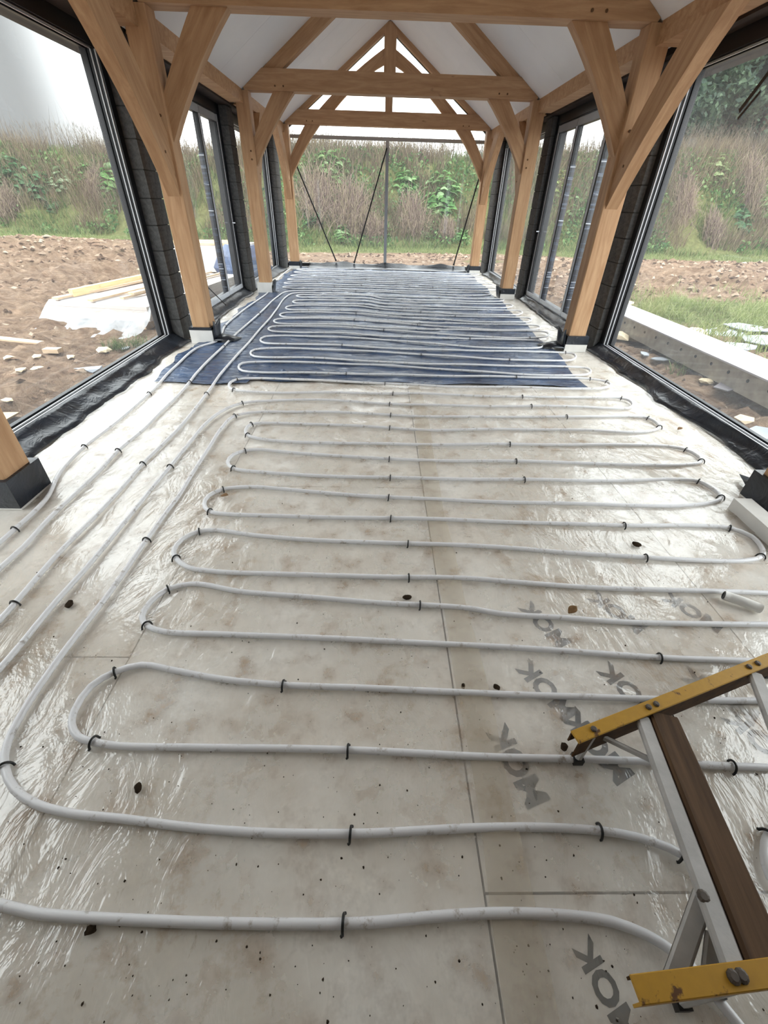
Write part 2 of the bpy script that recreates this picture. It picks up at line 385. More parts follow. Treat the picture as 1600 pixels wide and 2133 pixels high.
def at_ground(px, py):
    d = (px-800)/F_PX*_r - (py-1066.5)/F_PX*_u + _f; o = np.array([0, 0, CAM_H])
    for s in np.arange(2, 70, .05):
        p = o+d*s
        if p[2] <= terrain(p[0], p[1]): return Vector((p[0], p[1], float(terrain(p[0], p[1]))))
    return None

# ------------------------------------------------------------------ floor: slab, insulation boards, sheets
fl = struct(box('floor', (-2.62, YB0, -.5), (2.9, 12.62, -.075), plain('concrete_slab', (150, 146, 140), .9, .1, .1, 3)), 'concrete slab under the insulation boards')
bw, bl = 1.2, 2.4
bx = [-2.3, -.914, .29, 1.49, 2.6]
board_src = None; k = 0
for i in range(4):
    off = [0.98, -.22, .30, -.86][i]
    y = YB0+.02 - (0 if off <= 0 else 0)
    cuts = sorted([YB0+.02] + [off+bl*q for q in range(-1, 6) if YB0+.1 < off+bl*q < 12.4] + [12.42])
    for y0, y1 in zip(cuts[:-1], cuts[1:]):
        box('insulation_board', (bx[i]+.003, y0+.003, -.075), (bx[i+1]-.003, y1-.003, -.006), BOARD, fl)
# white edge strip of insulation along the walls
box('perimeter_strip', (-2.40, YB0, -.075), (-2.303, 12.42, -.004), EPS, fl)
box('perimeter_strip', (2.603, YB0, -.075), (2.66, 12.42, -.004), EPS, fl)
def letters(text, k_px, dir_px, size, grey):
    """flat printed word on the boards, last letter at k_px, reading direction towards dir_px"""
    cu = bpy.data.curves.new('print', 'FONT'); cu.body = text; cu.size = size; cu.offset = size*.04; cu.resolution_u = 3
    ob = bpy.data.objects.new('print', cu); dg = bpy.context.evaluated_depsgraph_get(); COL.objects.link(ob); dg.update()
    me = bpy.data.meshes.new_from_object(ob.evaluated_get(dg)); COL.objects.unlink(ob); bpy.data.objects.remove(ob)
    w = max(q.co.x for q in me.vertices)
    a = un(*k_px); bdir = (un(*dir_px)-a).normalized()
    ang = math.atan2(bdir.y, bdir.x)
    M = Matrix.Translation((a.x, a.y, -.0052)) @ Matrix.Rotation(ang, 4, 'Z') @ Matrix.Translation((-w, -size*.35, 0))
    return add('printed_lettering', me, plain('print_ink', grey, .7, .2, .05), fl, M)
letters('MOK', (1207, 1955), (1150, 1850), .072, (30, 34, 30))
letters('MOK', (1252, 1383), (1195, 1330), .105, (70, 74, 80))
letters('MOK', (1085, 1378), (1040, 1330), .105, (130, 132, 136))
letters('MOK', (1090, 1255), (1050, 1215), .105, (120, 122, 128))
letters('MOK', (1230, 1235), (1180, 1200), .105, (120, 122, 128))
letters('MOK', (1180, 1478), (1130, 1420), .105, (90, 94, 100))
letters('MOK', (1420, 1395), (1350, 1350), .105, (100, 104, 110))
letters('MOK', (1510, 1478), (1440, 1420), .105, (90, 94, 100))
letters('MOK', (1030, 1510), (990, 1440), .105, (90, 94, 100))
letters('MOK', (1380, 1235), (1330, 1205), .105, (110, 112, 118))

def sheet(name, x_lo, x_hi, ys_, nxx, hfun, mat, z0):
    """draped sheet: x limits are functions of y"""
    ys_ = np.asarray(ys_); lo = np.array([x_lo(y) for y in ys_]); hi = np.array([x_hi(y) for y in ys_])
    u = np.linspace(0, 1, nxx); X = lo[:, None]+(hi-lo)[:, None]*u[None]; Y = np.repeat(ys_[:, None], nxx, 1)
    Z = z0+hfun(X, Y); V = np.stack([X, Y, Z], -1).reshape(-1, 3); n2 = len(ys_)
    i, j = np.meshgrid(np.arange(nxx-1), np.arange(n2-1)); a = (j*nxx+i).ravel()
    return add(name, mesh_data(name, V, np.stack([a, a+1, a+nxx+1, a+nxx], -1), True), mat)
def pw(x, y): 
    r = ridged(x*2.2+y*1.1, y*1.5-x*.6, 3); m = np.clip(fbm(x*1.1+4, y*1.1, 2)*2-.55, 0, 1)
    r2 = ridged(x*4.5-y*2.2+3, y*2.4+x*1.5, 2); w = .013*r*m*r + .009*r2*r2*np.clip(fbm(x*1.6+9, y*1.6, 2)*2.4-.8, 0, 1) + .002*fbm(x*6, y*6, 3)
    e = np.clip((-1.75-x)/.5, 0, 1)*.012*ridged(x*5, y*1.2, 2)+np.clip((x-2.35)/.2, 0, 1)*.012*ridged(x*5, y*1.6, 2)
    lap = .003*(np.abs(x-.345) < .055)
    return w+e+lap
ysn = np.concatenate([np.linspace(-1.0, 3.2, 230), np.linspace(3.25, 12.4, 150)])
ps = sheet('polythene_sheet', lambda y: -2.25+.025*math.sin(y*3.1)+.02*math.sin(y*7.7), lambda y: 2.55+.03*math.sin(y*2.3+1)+.015*math.sin(y*8), ysn, 260, pw, POLY, .0005)
tag(ps, 'clear dusty polythene sheet spread over the insulation boards, stained with mud', 'plastic sheet')
def dw(x, y):
    r = ridged(x*1.6+2, y*2.6, 3); q = ridged(x*3.1-y*1.3, y*5.2+x*2.0, 3); m = np.clip(fbm(x*.8+3, y*.8, 2)*2.2-.6, 0, 1)
    return .014*r*r+.020*q*q*q*m+.004*fbm(x*5, y*8, 3)
def dl(y): return -2.1+.035*math.sin(y*5)+.02*math.sin(y*13) + (-.0 if y > 4.2 else 0)
def dr(y): return float(np.interp(y, [3.9, 4.2, 5.4, 6.2, 9.3, 12.4], [2.02, 2.03, 2.1, 2.12, 2.2, 2.25]))+.03*math.sin(y*4)
ds = sheet('dark_membrane', dl, dr, np.concatenate([np.linspace(3.98, 7, 120), np.linspace(7.03, 12.36, 120)]), 170, dw, DPM, .011)
# ragged near edge follows the photograph's slight skew
for vtx in ds.data.vertices:
    if vtx.co.y < 4.4:
        vtx.co.y += (-.10 if vtx.co.x < -1.2 else 0)*(4.4-vtx.co.y)/.4 + .02*math.sin(vtx.co.x*9)*(4.4-vtx.co.y)/.4
tag(ds, 'wrinkled dark blue damp proof sheet covering the far half of the floor', 'membrane')

# ------------------------------------------------------------------ roof and ceiling
roof = struct(prism('roof', [(XC, APEX+.02), (2.53, zceil(2.53)+.02), (2.53, zceil(2.53)+.22), (3.05, zceil(3.05)+.24), (3.05, zceil(3.05)+.34), (XC, APEX+.36),
              (2*XC-3.05, zceil(3.05)+.34), (2*XC-3.05, zceil(3.05)+.24), (2*XC-2.53, zceil(2.53)+.22), (2*XC-2.53, zceil(2.53)+.02)], 'y', YB0, 12.55, plain('roof_panel', (120, 116, 112), .9, .1)), 'insulated pitched roof over the timber frame')
cl = struct(empty('ceiling', (XC, 5, APEX)), 'white boarded sloping ceiling between the oak rafters')
ncuts = [YB0, -.3, .85, 2.01, 3.12, 4.23, 5.34, 6.46, 7.58, 8.70, 9.8, 10.9, 12.0, 12.5]
for s in (-1, 1):
    for y0, y1 in zip(ncuts[:-1], ncuts[1:]):
        for (d0, d1) in ((0.0, 1.2), (1.2, 2.36)):
            poly = [(XC+s*d0, zceil(XC+d0)), (XC+s*d1, zceil(XC+d1)), (XC+s*d1, zceil(XC+d1)+.018), (XC+s*d0, zceil(XC+d0)+.018)]
            prism('ceiling_board', poly, 'y', y0+.0015, y1-.0015, PLASTER, cl)

# ------------------------------------------------------------------ oak trusses
def bez(p0, c, p1, n=7):
    return [((1-t)**2*p0[0]+2*t*(1-t)*c[0]+t*t*p1[0], (1-t)**2*p0[1]+2*t*(1-t)*c[1]+t*t*p1[1]) for t in [i/n for i in range(n+1)]]
def truss(idx, label):
    y0 = YT[idx]; y1 = y0+PW
    T = empty('oak_truss', (XC, y0+PW/2, 0.18)); tag(T, label, 'timber truss', 'oak trusses')
    for s, xi in ((-1, XL), (1, XR)):
        xm = xi+s*PW/2
        beam('post', (xm, y0+PW/2, .18), (xm, y0+PW/2, ZT-.002), PW, PW, OAK, T, up=(0, 1, 0), ch=.008)
        # curved brace from post to tie
        low, top = 1.80, ZT
        under = bez((xi, low), (xi-s*.30, 2.30), (xi-s*.66, top-.001))
        upper = bez((xi-s*.36, top-.001), (xi-s*.16, 2.40), (xi, 2.14))
        P = under+upper
        prism('brace', P, 'y', y0+.04, y0+.16, OAK, T, org=(-s*.6, .8))
        # pegs
        for (px_, pz_) in ((xi-s*.40, ZT+.05), (xi-s*.52, ZT+.05), (xi+s*.06, 1.98), (xi+s*.06, 1.88)):
            beam('peg', (px_, y0-.006, pz_), (px_, y0+.02, pz_), .022, .022, plain_peg, T, ch=.006)
        # principal rafter
        th = .16 if idx < 3 else .085
        x_lo = XC+s*1.80; x_hi = XC+s*.02
        dz = th/math.cos(math.atan(TAN))
        P = [(x_lo, zceil(x_lo)-.001), (x_hi, zceil(x_hi)-.001), (x_hi, zceil(x_hi)-dz), (XC+s*(1.855-dz/TAN), ZTT+.001), (XC+s*1.85, ZTT+.001)]
        prism('principal_rafter', P, 'y', y0+.03, y0+.17, OAK, T, org=(x_hi-x_lo, zceil(x_hi)-zceil(x_lo)))
    # tie beam with ends cut to the roof slope
    e = 2.155
    P = [(XC-e+.02, ZT), (XC+e-.02, ZT), (XC+e, ZT+.03), (XC+e-.004, zceil(XC+e)), (XC+1.855, ZTT), (XC-1.855, ZTT), (XC-e+.004, zceil(XC-e)), (XC-e, ZT+.03)]
    prism('tie_beam', P, 'y', y0, y1, OAK, T)
    if idx == 3:
        P = [(.09, ZTT+.002), (.24, ZTT+.002), (.24, 3.12), (.285, 3.22), (.285, 3.5), (.285, APEX-.13), (XC, APEX-.02), (.05, APEX-.12), (.05, 3.22), (.09, 3.12)]
        prism('king_post', P, 'y', y0+.02, y0+.18, OAK, T, org=(0, 1))
        for s in (-1, 1):
            q = lambda x: XC+s*abs(x)
            up_ = bez((q(1.43), ZTT+.002), (q(.78), 3.44), (q(.10), 3.80)); dn = bez((q(.10), 3.58), (q(.62), 3.36), (q(1.12), ZTT+.002))
            prism('strut', up_+dn, 'y', y0+.05, y0+.15, OAK, T, org=(-s*.8, .6))
    return T
plain_peg = plain('oak_peg', (104, 76, 52), .7, .2, .2, 20)
truss(0, 'nearest oak truss, only its post feet showing at the photo edges')
truss(1, 'second oak truss with wide tie beam across the top and steep braces')
truss(2, 'middle oak truss with tie beam between the open bays, before the gable truss')
truss(3, 'farthest oak truss with king post and curved struts in the gable')

# wall plates with longitudinal braces
for s, xi, nm in ((-1, XL, 'left'), (1, XR, 'right')):
    xa = xi+s*.087; xb = xi+s*.285
    T = empty('wall_plate', ((xa+xb)/2, 7, 2.52)); tag(T, 'long oak wall plate along the %s side carried by the posts' % nm, 'timber beam', 'oak wall plates')
    zi = zceil(xa)
    for (ya, yb) in ((YB0, YT[0]), (YT[0]+PW, YT[1]), (YT[1]+PW, YT[2]), (YT[2]+PW, YT[3])):
        P = [(xa, 2.52), (xb, 2.52), (xb, zceil(xb)-.002), (xa, zi-.002)]
        prism('plate_length', P, 'y', ya+.001, yb-.001, OAK, T, org=None).rotation_euler
    def lbrace(yp, sg):
        # foot on the post face at yp, head under the plate at yp + sg
        under = bez((yp, 1.39), (yp+sg*.42, 2.02), (yp+sg*1.06, 2.518)); upper = bez((yp+sg*.62, 2.518), (yp+sg*.28, 2.22), (yp, 1.86))
        x0, x1 = sorted((xi+s*.03, xi+s*.15))
        prism('brace', under+upper, 'x', x0, x1, OAK, T, org=(sg*.6, .8))
        beam('peg', ((x0+x1)/2 - s*.064, yp+sg*.14, 1.72), ((x0+x1)/2 - s*.055, yp+sg*.14, 1.72), .022, .022, plain_peg, T)
    lbrace(YT[1], -1); lbrace(YT[2]+PW, 1); lbrace(YT[3], -1)
    # dark lintel above the window heads
    x0, x1 = sorted((xi+s*.29, xi+s*.70))
    struct(box('trim_%d' % (1 if s < 0 else 2), (x0, YB0, 2.50), (x1, 12.6, 2.60), LINTEL), 'dark lintel above the window heads on the %s side' % nm)

# ------------------------------------------------------------------ block piers
blk = box_me((-.5, -.5, -.5), (.5, .5, .5), 0, 'concrete_block'); blk.materials.append(BLOCK)
for s, nm in ((-1, 'left'), (1, 'right')):
    xo = XL if s < 0 else XR
    W = struct(empty('wall_'+nm, (xo+s*.42, 5, 0)), 'grey concrete block piers between the %s windows' % nm)
    for (ya, yb) in ((1.90, 2.22), (5.31, 5.62), (8.62, 8.94), (11.95, 12.40)):
        xa, xb = sorted((xo+s*.355, xo+s*.60))
        box('mortar_core', (xa+.012, ya+.012, -.15), (xb-.012, yb-.012, 2.499), MORTAR, W)
        for c in range(11):
            z0 = .02+c*.2255; z1 = min(z0+.2155, 2.4985)
            if c == 0: z0 = -.14
            add('concrete_block', blk, None, W, Matrix.Translation(((xa+xb)/2, (ya+yb)/2, (z0+z1)/2)) @ Matrix.Diagonal((xb-xa, yb-ya, z1-z0, 1)))
for s, xo, nm in ((-1, XL, 'left'), (1, XR, 'right')):
    xa, xb = sorted((xo+s*.25, xo+s*.65))
    struct(box('wall_house_'+nm, (xa, YB0, -.15), (xb, .348, 2.499), HOUSEWALL), 'house wall on the %s behind the photographer' % nm)
wb = struct(box('wall_back', (-3.0, YB0-.3, -.15), (3.3, YB0-.002, 4.6), HOUSEWALL), 'wall of the house behind the photographer')

# ------------------------------------------------------------------ windows
def win(n, label): return struct(empty('window_%d' % n, (0, 0, 0)), label)
def side_window(n, s, ya, yb, leaves, label):
    xi = XWL if s < 0 else XWR; W = win(n, label)
    X = lambda a, b: sorted((xi+s*a, xi+s*b))
    d0, d1 = X(0, .15)
    zt = 2.499
    box('sill', (d0, ya, -.02), (d1, yb, .085), ALU_D, W); box('head', (d0, ya, 2.39), (d1, yb, zt), ALU_D, W)
    box('jamb', (d0, ya, .086), (d1, ya+.09, 2.389), ALU_D, W); box('jamb', (d0, yb-.09, .086), (d1, yb, 2.389), ALU_D, W)
    # bright track ribs on sill, jamb and head
    for a in (.012, .05, .09):
        r0, r1 = X(a, a+.009)
        box('track_rib', (r0, ya+.09, .0855), (r1, yb-.09, .097), STRIPE if a < .06 else ALU_D, W)
        box('track_rib', (r0, yb-.102, .1), (r1, yb-.0905, 2.38), STRIPE if a < .06 else ALU_D, W)
        box('track_rib', (r0, ya+.095, 2.379), (r1, yb-.105, 2.3895), STRIPE if a == .05 else ALU_D, W)
    if not leaves:
        g0, g1 = X(.098, .104)
        box('glass_pane', (g0, ya+.09, .086), (g1, yb-.09, 2.389), GLASS, W)
        return W
    for i, (la, lb) in enumerate(zip(leaves[:-1], leaves[1:])):
        f0, f1 = X(.02, .085); cx_ = (f0+f1)/2; cy_ = (la+lb)/2
        v = []; f = []
        for lo, hi in (((f0, la+.004, .10), (f1, lb-.004, .17)), ((f0, la+.004, 2.29), (f1, lb-.004, 2.376)), ((f0, la+.004, .171), (f1, la+.06, 2.289)), ((f0, lb-.06, .171), (f1, lb-.004, 2.289))):
            b0 = len(v); v += [(x-cx_, y-cy_, z) for z in (lo[2], hi[2]) for x, y in ((lo[0], lo[1]), (hi[0], lo[1]), (hi[0], hi[1]), (lo[0], hi[1]))]
            f += [tuple(b0+q for q in t_) for t_ in ((3, 2, 1, 0), (4, 5, 6, 7), (0, 1, 5, 4), (1, 2, 6, 5), (2, 3, 7, 6), (3, 0, 4, 7))]
        lf = add('door_leaf', mesh_data('door_leaf', v, f), ALU_D, W, Matrix.Translation((cx_, cy_, 0)))
        e0, e1 = X(.014, .0195)
        box('film_strip', (e0, la+.006, .102), (e1, lb-.006, .168), FILM, lf); box('film_strip', (e0, la+.006, 2.292), (e1, lb-.006, 2.374), ALU_G, lf)
        box('film_strip', (e0, la+.006, .1685), (e1, la+.030, 2.2915), FILM, lf); box('film_strip', (e0, lb-.030, .1685), (e1, lb-.006, 2.2915), FILM, lf)
        g0, g1 = X(.05, .056)
        box('glass_pane', (g0, la+.061, .171), (g1, lb-.061, 2.289), GLASS, lf)
        if i > 0:
            q0, q1 = X(.024, .098)
            box('protective_wrap', (q0, la-.062, .13), (q1, la+.066, 1.88), TAPE, lf)
        if i == len(leaves)-2:
            h0, h1 = X(-.035, .013)
            box('door_handle', (h0, lb-.045, 1.05), (h1, lb-.028, 1.065), FILM, lf)
    return W
LV = [5.72, 6.75, 7.72, 8.52]
side_window(8, -1, .35, 1.90, None, 'dark framed window added unseen on the left behind the photographer to light the floor')  # unseen pair of windows added, width set by the light wanted on the floor
side_window(9, 1, .35, 1.90, None, 'dark framed window added unseen on the right behind the photographer to light the floor')
side_window(1, -1, 2.22, 5.31, None, 'large dark framed opening on the left, nearest bay')
side_window(2, -1, 5.62, 8.62, LV, 'dark framed folding glass doors on the left between second and middle trusses')
side_window(3, -1, 8.94, 11.95, None, 'dark framed window on the left in the farthest bay')
side_window(4, 1, 2.22, 5.31, None, 'large dark framed opening on the right, nearest bay')
side_window(5, 1, 5.62, 8.62, [5.72, 6.72, 7.76, 8.52], 'dark framed folding glass doors on the right between second and middle trusses')
side_window(6, 1, 8.94, 11.95, None, 'dark framed window on the right in the farthest bay')
# gable glazing
W = win(7, 'grey framed gable glazing at the far end with central mullion')
box('sill', (-2.3, YG, -.02), (2.6, YG+.12, .10), ALU_D, W)
box('transom', (-2.3, YG+.02, 2.485), (2.6, YG+.09, 2.545), ALU_G, W)
box('mullion', (.125, YG+.02, .101), (.195, YG+.08, 2.4845), ALU_G, W)
for xa in (-2.36, 2.62): box('jamb', (xa, YG, -.02), (xa+.06, YG+.12, 2.6), ALU_D, W)
for xa, xb in ((-2.30, .124), (.196, 2.6)): box('glass_pane', (xa, YG+.045, .101), (xb, YG+.051, 2.4845), GLASS, W)
prism('glass_pane', [(-2.2, 2.546), (2.51, 2.546), (2.4, zceil(2.4)-.01), (XC, APEX-.03), (-2.09, zceil(-2.09)-.01)], 'y', YG+.045, YG+.051, GLASS, W)
for s in (-1, 1):
    prism('rake_frame', [(XC+s*2.36, zceil(XC+2.36)), (XC, APEX), (XC, APEX-.03), (XC+s*2.36, zceil(XC+2.36)-.03)], 'y', YG+.02, YG+.08, ALU_D, W)

# ------------------------------------------------------------------ plinths and membrane wraps at the post feet
for i, y0 in enumerate(YT):
    for s, xi in ((-1, XL), (1, XR)):
        side = 'left' if s < 0 else 'right'; xo = xi+s*.24
        xa, xb = sorted((xi-s*.02, xo))
        T = empty('post_plinth', ((xa+xb)/2, y0+.1, 0))
        which = ['nearest post', 'second post', 'third post', 'farthest post'][i]
        tag(T, 'white plinth and black membrane wrap under the %s on the %s' % (which, side), 'plinth', 'post plinths')
        pt = [(.012, .012), (.15, .085), (.178, .09), (.09, .09)][i][0 if s < 0 else 1]
        box('plinth_block', (xa, y0-.02, .002), (xb, y0+.24, pt), EPS, T)
        if pt < .17: box('membrane_collar', (xa+.002, y0-.022, pt+.0005), (xb-.002, y0+.242, .179), DPMB, T)
        # upturned flap on the inner side
        if i == 0: continue
        pts = []; Fc = []
        n = 9
        for a in range(n):
            for c in range(5):
                uu = a/(n-1); vv = c/4
                pts.append((xi-s*(.026+.02*math.sin(uu*6+i)*vv+.015*vv), y0-.03+uu*.27, .02+vv*((.20 if i == 1 else .15)+.04*math.sin(uu*5+i*2))))
        for a in range(n-1):
            for c in range(4): Fc.append((a*5+c, (a+1)*5+c, (a+1)*5+c+1, a*5+c+1))
        fo = add('membrane_flap', mesh_data('membrane_flap', pts, Fc, True), DPMB, T)
        md = fo.modifiers.new('th', 'SOLIDIFY'); md.thickness = .003
        if i in (1,):
            # loose corner lying on the floor
            P = [(xi-s*.03, y0-.06, .05), (xi-s*.25, y0+.05, .03), (xi-s*.28, y0+.22, .02), (xi-s*.04, y0+.25, .06), (xi-s*.14, y0+.08, .075)]
            lf = add('membrane_tail', mesh_data('membrane_tail', P, [(0, 1, 4), (1, 2, 4), (2, 3, 4), (3, 0, 4)], True), DPMB, T)
            md = lf.modifiers.new('th', 'SOLIDIFY'); md.thickness = .003

# membrane upstands along the sills
def upstand(name, s, ya, yb, label):
    xf = -2.235 if s < 0 else 2.555; xw = XWL+.004 if s < 0 else XWR-.004
    n = int((yb-ya)/.05)+2; prof = [(0, .006), (.3, .022), (.62, .045), (.9, .075), (1.0, .098)]
    P = []; Fc = []
    for a in range(n):
        y = ya+(yb-ya)*a/(n-1); wv = float(.10*(fbm(np.array([y*1.7+s*9]), np.array([.5+s]), 3)[0]-.5)+.03*(fbm(np.array([y*9.]), np.array([7.+s]), 2)[0]-.5))
        for q, (u_, z_) in enumerate(prof):
            x = xf+(xw-xf)*u_ - s*(0 if q == 4 else wv*(1-u_)*1.2+.02*(float(vnoise(np.array([y*6.]), np.array([q*3.1]))[0])-.5))
            P.append((x, y, z_+(.022*(float(vnoise(np.array([y*5.+q]), np.array([q*5.3+2]))[0])-.5) if 0 < q < 4 else 0)+.006))
    m = len(prof)
    for a in range(n-1):
        for q in range(m-1): Fc.append((a*m+q, (a+1)*m+q, (a+1)*m+q+1, a*m+q+1))
    ob = add(name, mesh_data(name, P, Fc, True), DPMB); md = ob.modifiers.new('th', 'SOLIDIFY'); md.thickness = .003
    return tag(ob, label, 'membrane', 'membrane upstands')
upstand('membrane_upstand', -1, 2.2, 5.33, 'black membrane folded up against the left sill, nearest bay')
upstand('membrane_upstand', 1, 2.2, 5.33, 'black membrane folded up against the right sill, nearest bay')
upstand('membrane_upstand', -1, 5.62, 8.6, 'black membrane folded up below the left folding doors')
upstand('membrane_upstand', 1, 5.62, 8.6, 'black membrane folded up below the right folding doors')
upstand('membrane_upstand', -1, 8.95, 11.9, 'black membrane folded up against the left sill, farthest bay')
upstand('membrane_upstand', 1, 8.95, 11.9, 'black membrane folded up against the right sill, farthest bay')
P = []; Fc = []; n = 70
for a in range(n):
    x = -1.75+3.95*a/(n-1)
    for q, (dy, z_) in enumerate(((-.30, .018), (-.16, .03), (-.05, .06), (0, .125+.025*math.sin(x*5)+.012*math.sin(x*13)), (.03, .12+.02*math.sin(x*5)))):
        P.append((x, YG-.02+dy+.03*math.sin(x*4+q)*(q < 3), z_))
for a in range(n-1):
    for q in range(4): Fc.append((a*5+q, (a+1)*5+q, (a+1)*5+q+1, a*5+q+1))
gb = add('membrane_upstand', mesh_data('membrane_upstand', P, Fc, True), DPMB); md = gb.modifiers.new('th', 'SOLIDIFY'); md.thickness = .003
tag(gb, 'dark membrane rumpled along the sill under the far gable glazing', 'membrane', 'membrane upstands')

# black props leaning in front of the gable glazing
for (a, b_, lb) in (((618, 345), (700, 543), 'thin black prop slanting from the left post of the far gable'), ((806, 308), (738, 547), 'thin black prop slanting left from the central gable mullion'), ((998, 370), (945, 552), 'thin black prop slanting by the right post of the far gable')):
    p0 = un(*a, 1, YG-.03); p1 = un(*b_, 1, YG-.03)
    T = empty('prop_rod', (p1.x, p1.y, p1.z)); tag(T, lb, 'prop', 'black props in the gable')
    beam('rod', p1, p0, .03, .03, CLIP, T, ch=.008); beam('end_cap', p1-(p0-p1)*.004, p1+(p0-p1)*.012, .042, .042, CLIP, T, ch=.01)

p0 = un(431, 596, 0, XWL+.07); p1 = un(470, 635, 0, XWL+.10)
T = empty('stay_rod', (p1.x, p1.y, p1.z)); tag(T, 'thin black stay rod leaning at the foot of the left folding doors', 'stay')
beam('rod', p1, p0, .012, .012, CLIP, T, ch=.003); beam('end_cap', p1-(p0-p1)*.01, p1+(p0-p1)*.02, .018, .018, CLIP, T, ch=.004)
# black strips standing in for dark reflections on the right hand pane
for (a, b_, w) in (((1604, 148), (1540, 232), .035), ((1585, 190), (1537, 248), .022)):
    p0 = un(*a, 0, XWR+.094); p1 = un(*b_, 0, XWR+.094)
    ob = beam('reflection_strip', p0, p1, w, .004, CLIP, None, up=(1, 0, 0), ch=0)
    tag(ob, 'black strip standing in for a dark reflection on the right window glass, %s one' % ('longer' if w > .03 else 'shorter'), 'tape')

# ------------------------------------------------------------------ heating pipes
def floor_path(pts, z=.0125): return [un(a, b_, 2, z) for a, b_ in pts]
R1 = [(1570, 1935), (1500, 1862), (1450, 1808), (1420, 1780), (1325, 1743), (1250, 1730), (1175, 1724), (1075, 1722), (975, 1725), (800, 1735), (730, 1737), (550, 1734), (400, 1723), (250, 1705), (150, 1695), (75, 1675), (30, 1643), (10, 1597), (15, 1550), (50, 1480), (125, 1370), (225, 1240), (305, 1125), (351, 1060), (371, 1034), (398, 990), (435, 933), (462, 892), (489, 867),
      (531, 859), (625, 857.5), (775, 862), (900, 868), (1031, 868), (1180, 868.6), (1315, 867), (1350, 871), (1368, 881), (1374, 890), (1355, 897), (1315, 900), (1206, 896), (1053, 894), (900, 896), (812, 891), (662, 884), (569, 881), (524, 884), (512, 895), (516, 907), (550, 915.6), (700, 923), (820, 925), (900, 926), (1062, 925.5), (1140, 926), (1294, 927), (1394, 929), (1429, 936), (1451, 946.5), (1462, 960), (1425, 968), (1337, 969), (1206, 964), (1075, 961), (900, 959), (800, 956), (700, 949), (600, 942), (540, 937), (511, 939.5), (486, 948), (474, 963), (486, 976), (520, 982), (650, 990), (800, 995), (900, 997), (1092, 999), (1206, 1001), (1337, 1000), (1403, 999), (1455, 1003), (1490, 1023), (1502, 1037), (1482, 1047), (1425, 1053), (1300, 1052), (1100, 1047), (950, 1042), (810, 1036), (625, 1022), (525, 1015), (465, 1019), (435, 1032), (425, 1050), (437, 1065), (475, 1071), (600, 1076), (800, 1079), (1000, 1085), (1150, 1090), (1300, 1095), (1450, 1094), (1520, 1100), (1565, 1117), (1589, 1145), (1586, 1159), (1550, 1167), (1450, 1167), (1345, 1162), (1200, 1152), (1075, 1142), (975, 1137), (850, 1132), (800, 1130), (625, 1124), (525, 1115), (450, 1104), (415, 1106), (380, 1122), (362, 1145), (366, 1162), (390, 1180), (450, 1190), (600, 1197), (800, 1201), (950, 1204), (1100, 1215), (1250, 1224), (1400, 1230), (1600, 1235), (1690, 1242), (1715, 1270), (1690, 1296), (1600, 1301), (1300, 1295), (1175, 1287), (1050, 1280), (975, 1267), (875, 1259), (800, 1256), (650, 1245), (500, 1232), (425, 1217), (395, 1216), (350, 1226), (312, 1255), (296, 1283), (305, 1302), (340, 1315), (450, 1320), (600, 1327), (800, 1335), (1000, 1345), (1150, 1355), (1375, 1369), (1600, 1379), (1730, 1390), (1755, 1425), (1720, 1458), (1600, 1459), (1350, 1456), (1150, 1450), (950, 1441), (800, 1435), (590, 1427), (450, 1412), (360, 1395), (295, 1385), (240, 1400), (190, 1430), (156, 1480), (150, 1510), (163, 1535), (195, 1546), (250, 1554), (400, 1556), (600, 1559), (800, 1566), (1000, 1575), (1200, 1581), (1350, 1587), (1500, 1595), (1600, 1598), (1720, 1606), (1765, 1650), (1720, 1690), (1640, 1705), (1600, 1740), (1592, 1780), (1605, 1830), (1650, 1880)]
R0 = [(-120, 1862), (0, 1885), (75, 1903), (150, 1910), (300, 1917), (500, 1923), (715, 1924), (800, 1920), (900, 1910), (1000, 1903), (1100, 1902), (1200, 1908), (1275, 1919), (1350, 1948), (1400, 1979), (1445, 2018), (1510, 2098), (1560, 2160)]
# second circuit: rows in the dark half, built from its left and right bends
left2 = [(497.5, 767, 11), (522, 737.5, 9.5), (542.5, 710.5, 8.5), (559, 687.6, 6.5), (570.6, 671, 6), (583, 657.6, 5.5), (595, 643, 5), (610, 630.6, 4), (617.5, 618.5, 3.2)]
right2 = [(1230, 776, 9), (1199, 745, 9), (1134, 719, 9), (1143, 699, 7), (1125, 684, 5.5), (1107, 668, 5.5), (1088, 653, 5), (1068, 639, 4), (1050, 627, 3)]
R2 = [(-60, 1450), (0, 1392), (120, 1250), (175, 1190), (270, 1075), (314, 1020), (354, 971.5), (391.5, 926), (429, 882), (466, 855), (505, 840), (569, 834), (662, 833), (812, 841), (900, 844), (1031, 846), (1206, 847), (1272, 850), (1311, 850), (1318, 843), (1311, 835), (1294, 830), (1228, 827.5), (1088, 827), (987, 824), (900, 821), (700, 818), (550, 817), (487, 812.5), (477, 805), (481, 798), (494, 792.5), (531, 790), (625, 793), (775, 799), (925, 806), (1075, 808), (1206, 811), (1250, 811), (1271, 805), (1263, 798), (1228, 792.5), (1075, 788), (900, 785)]
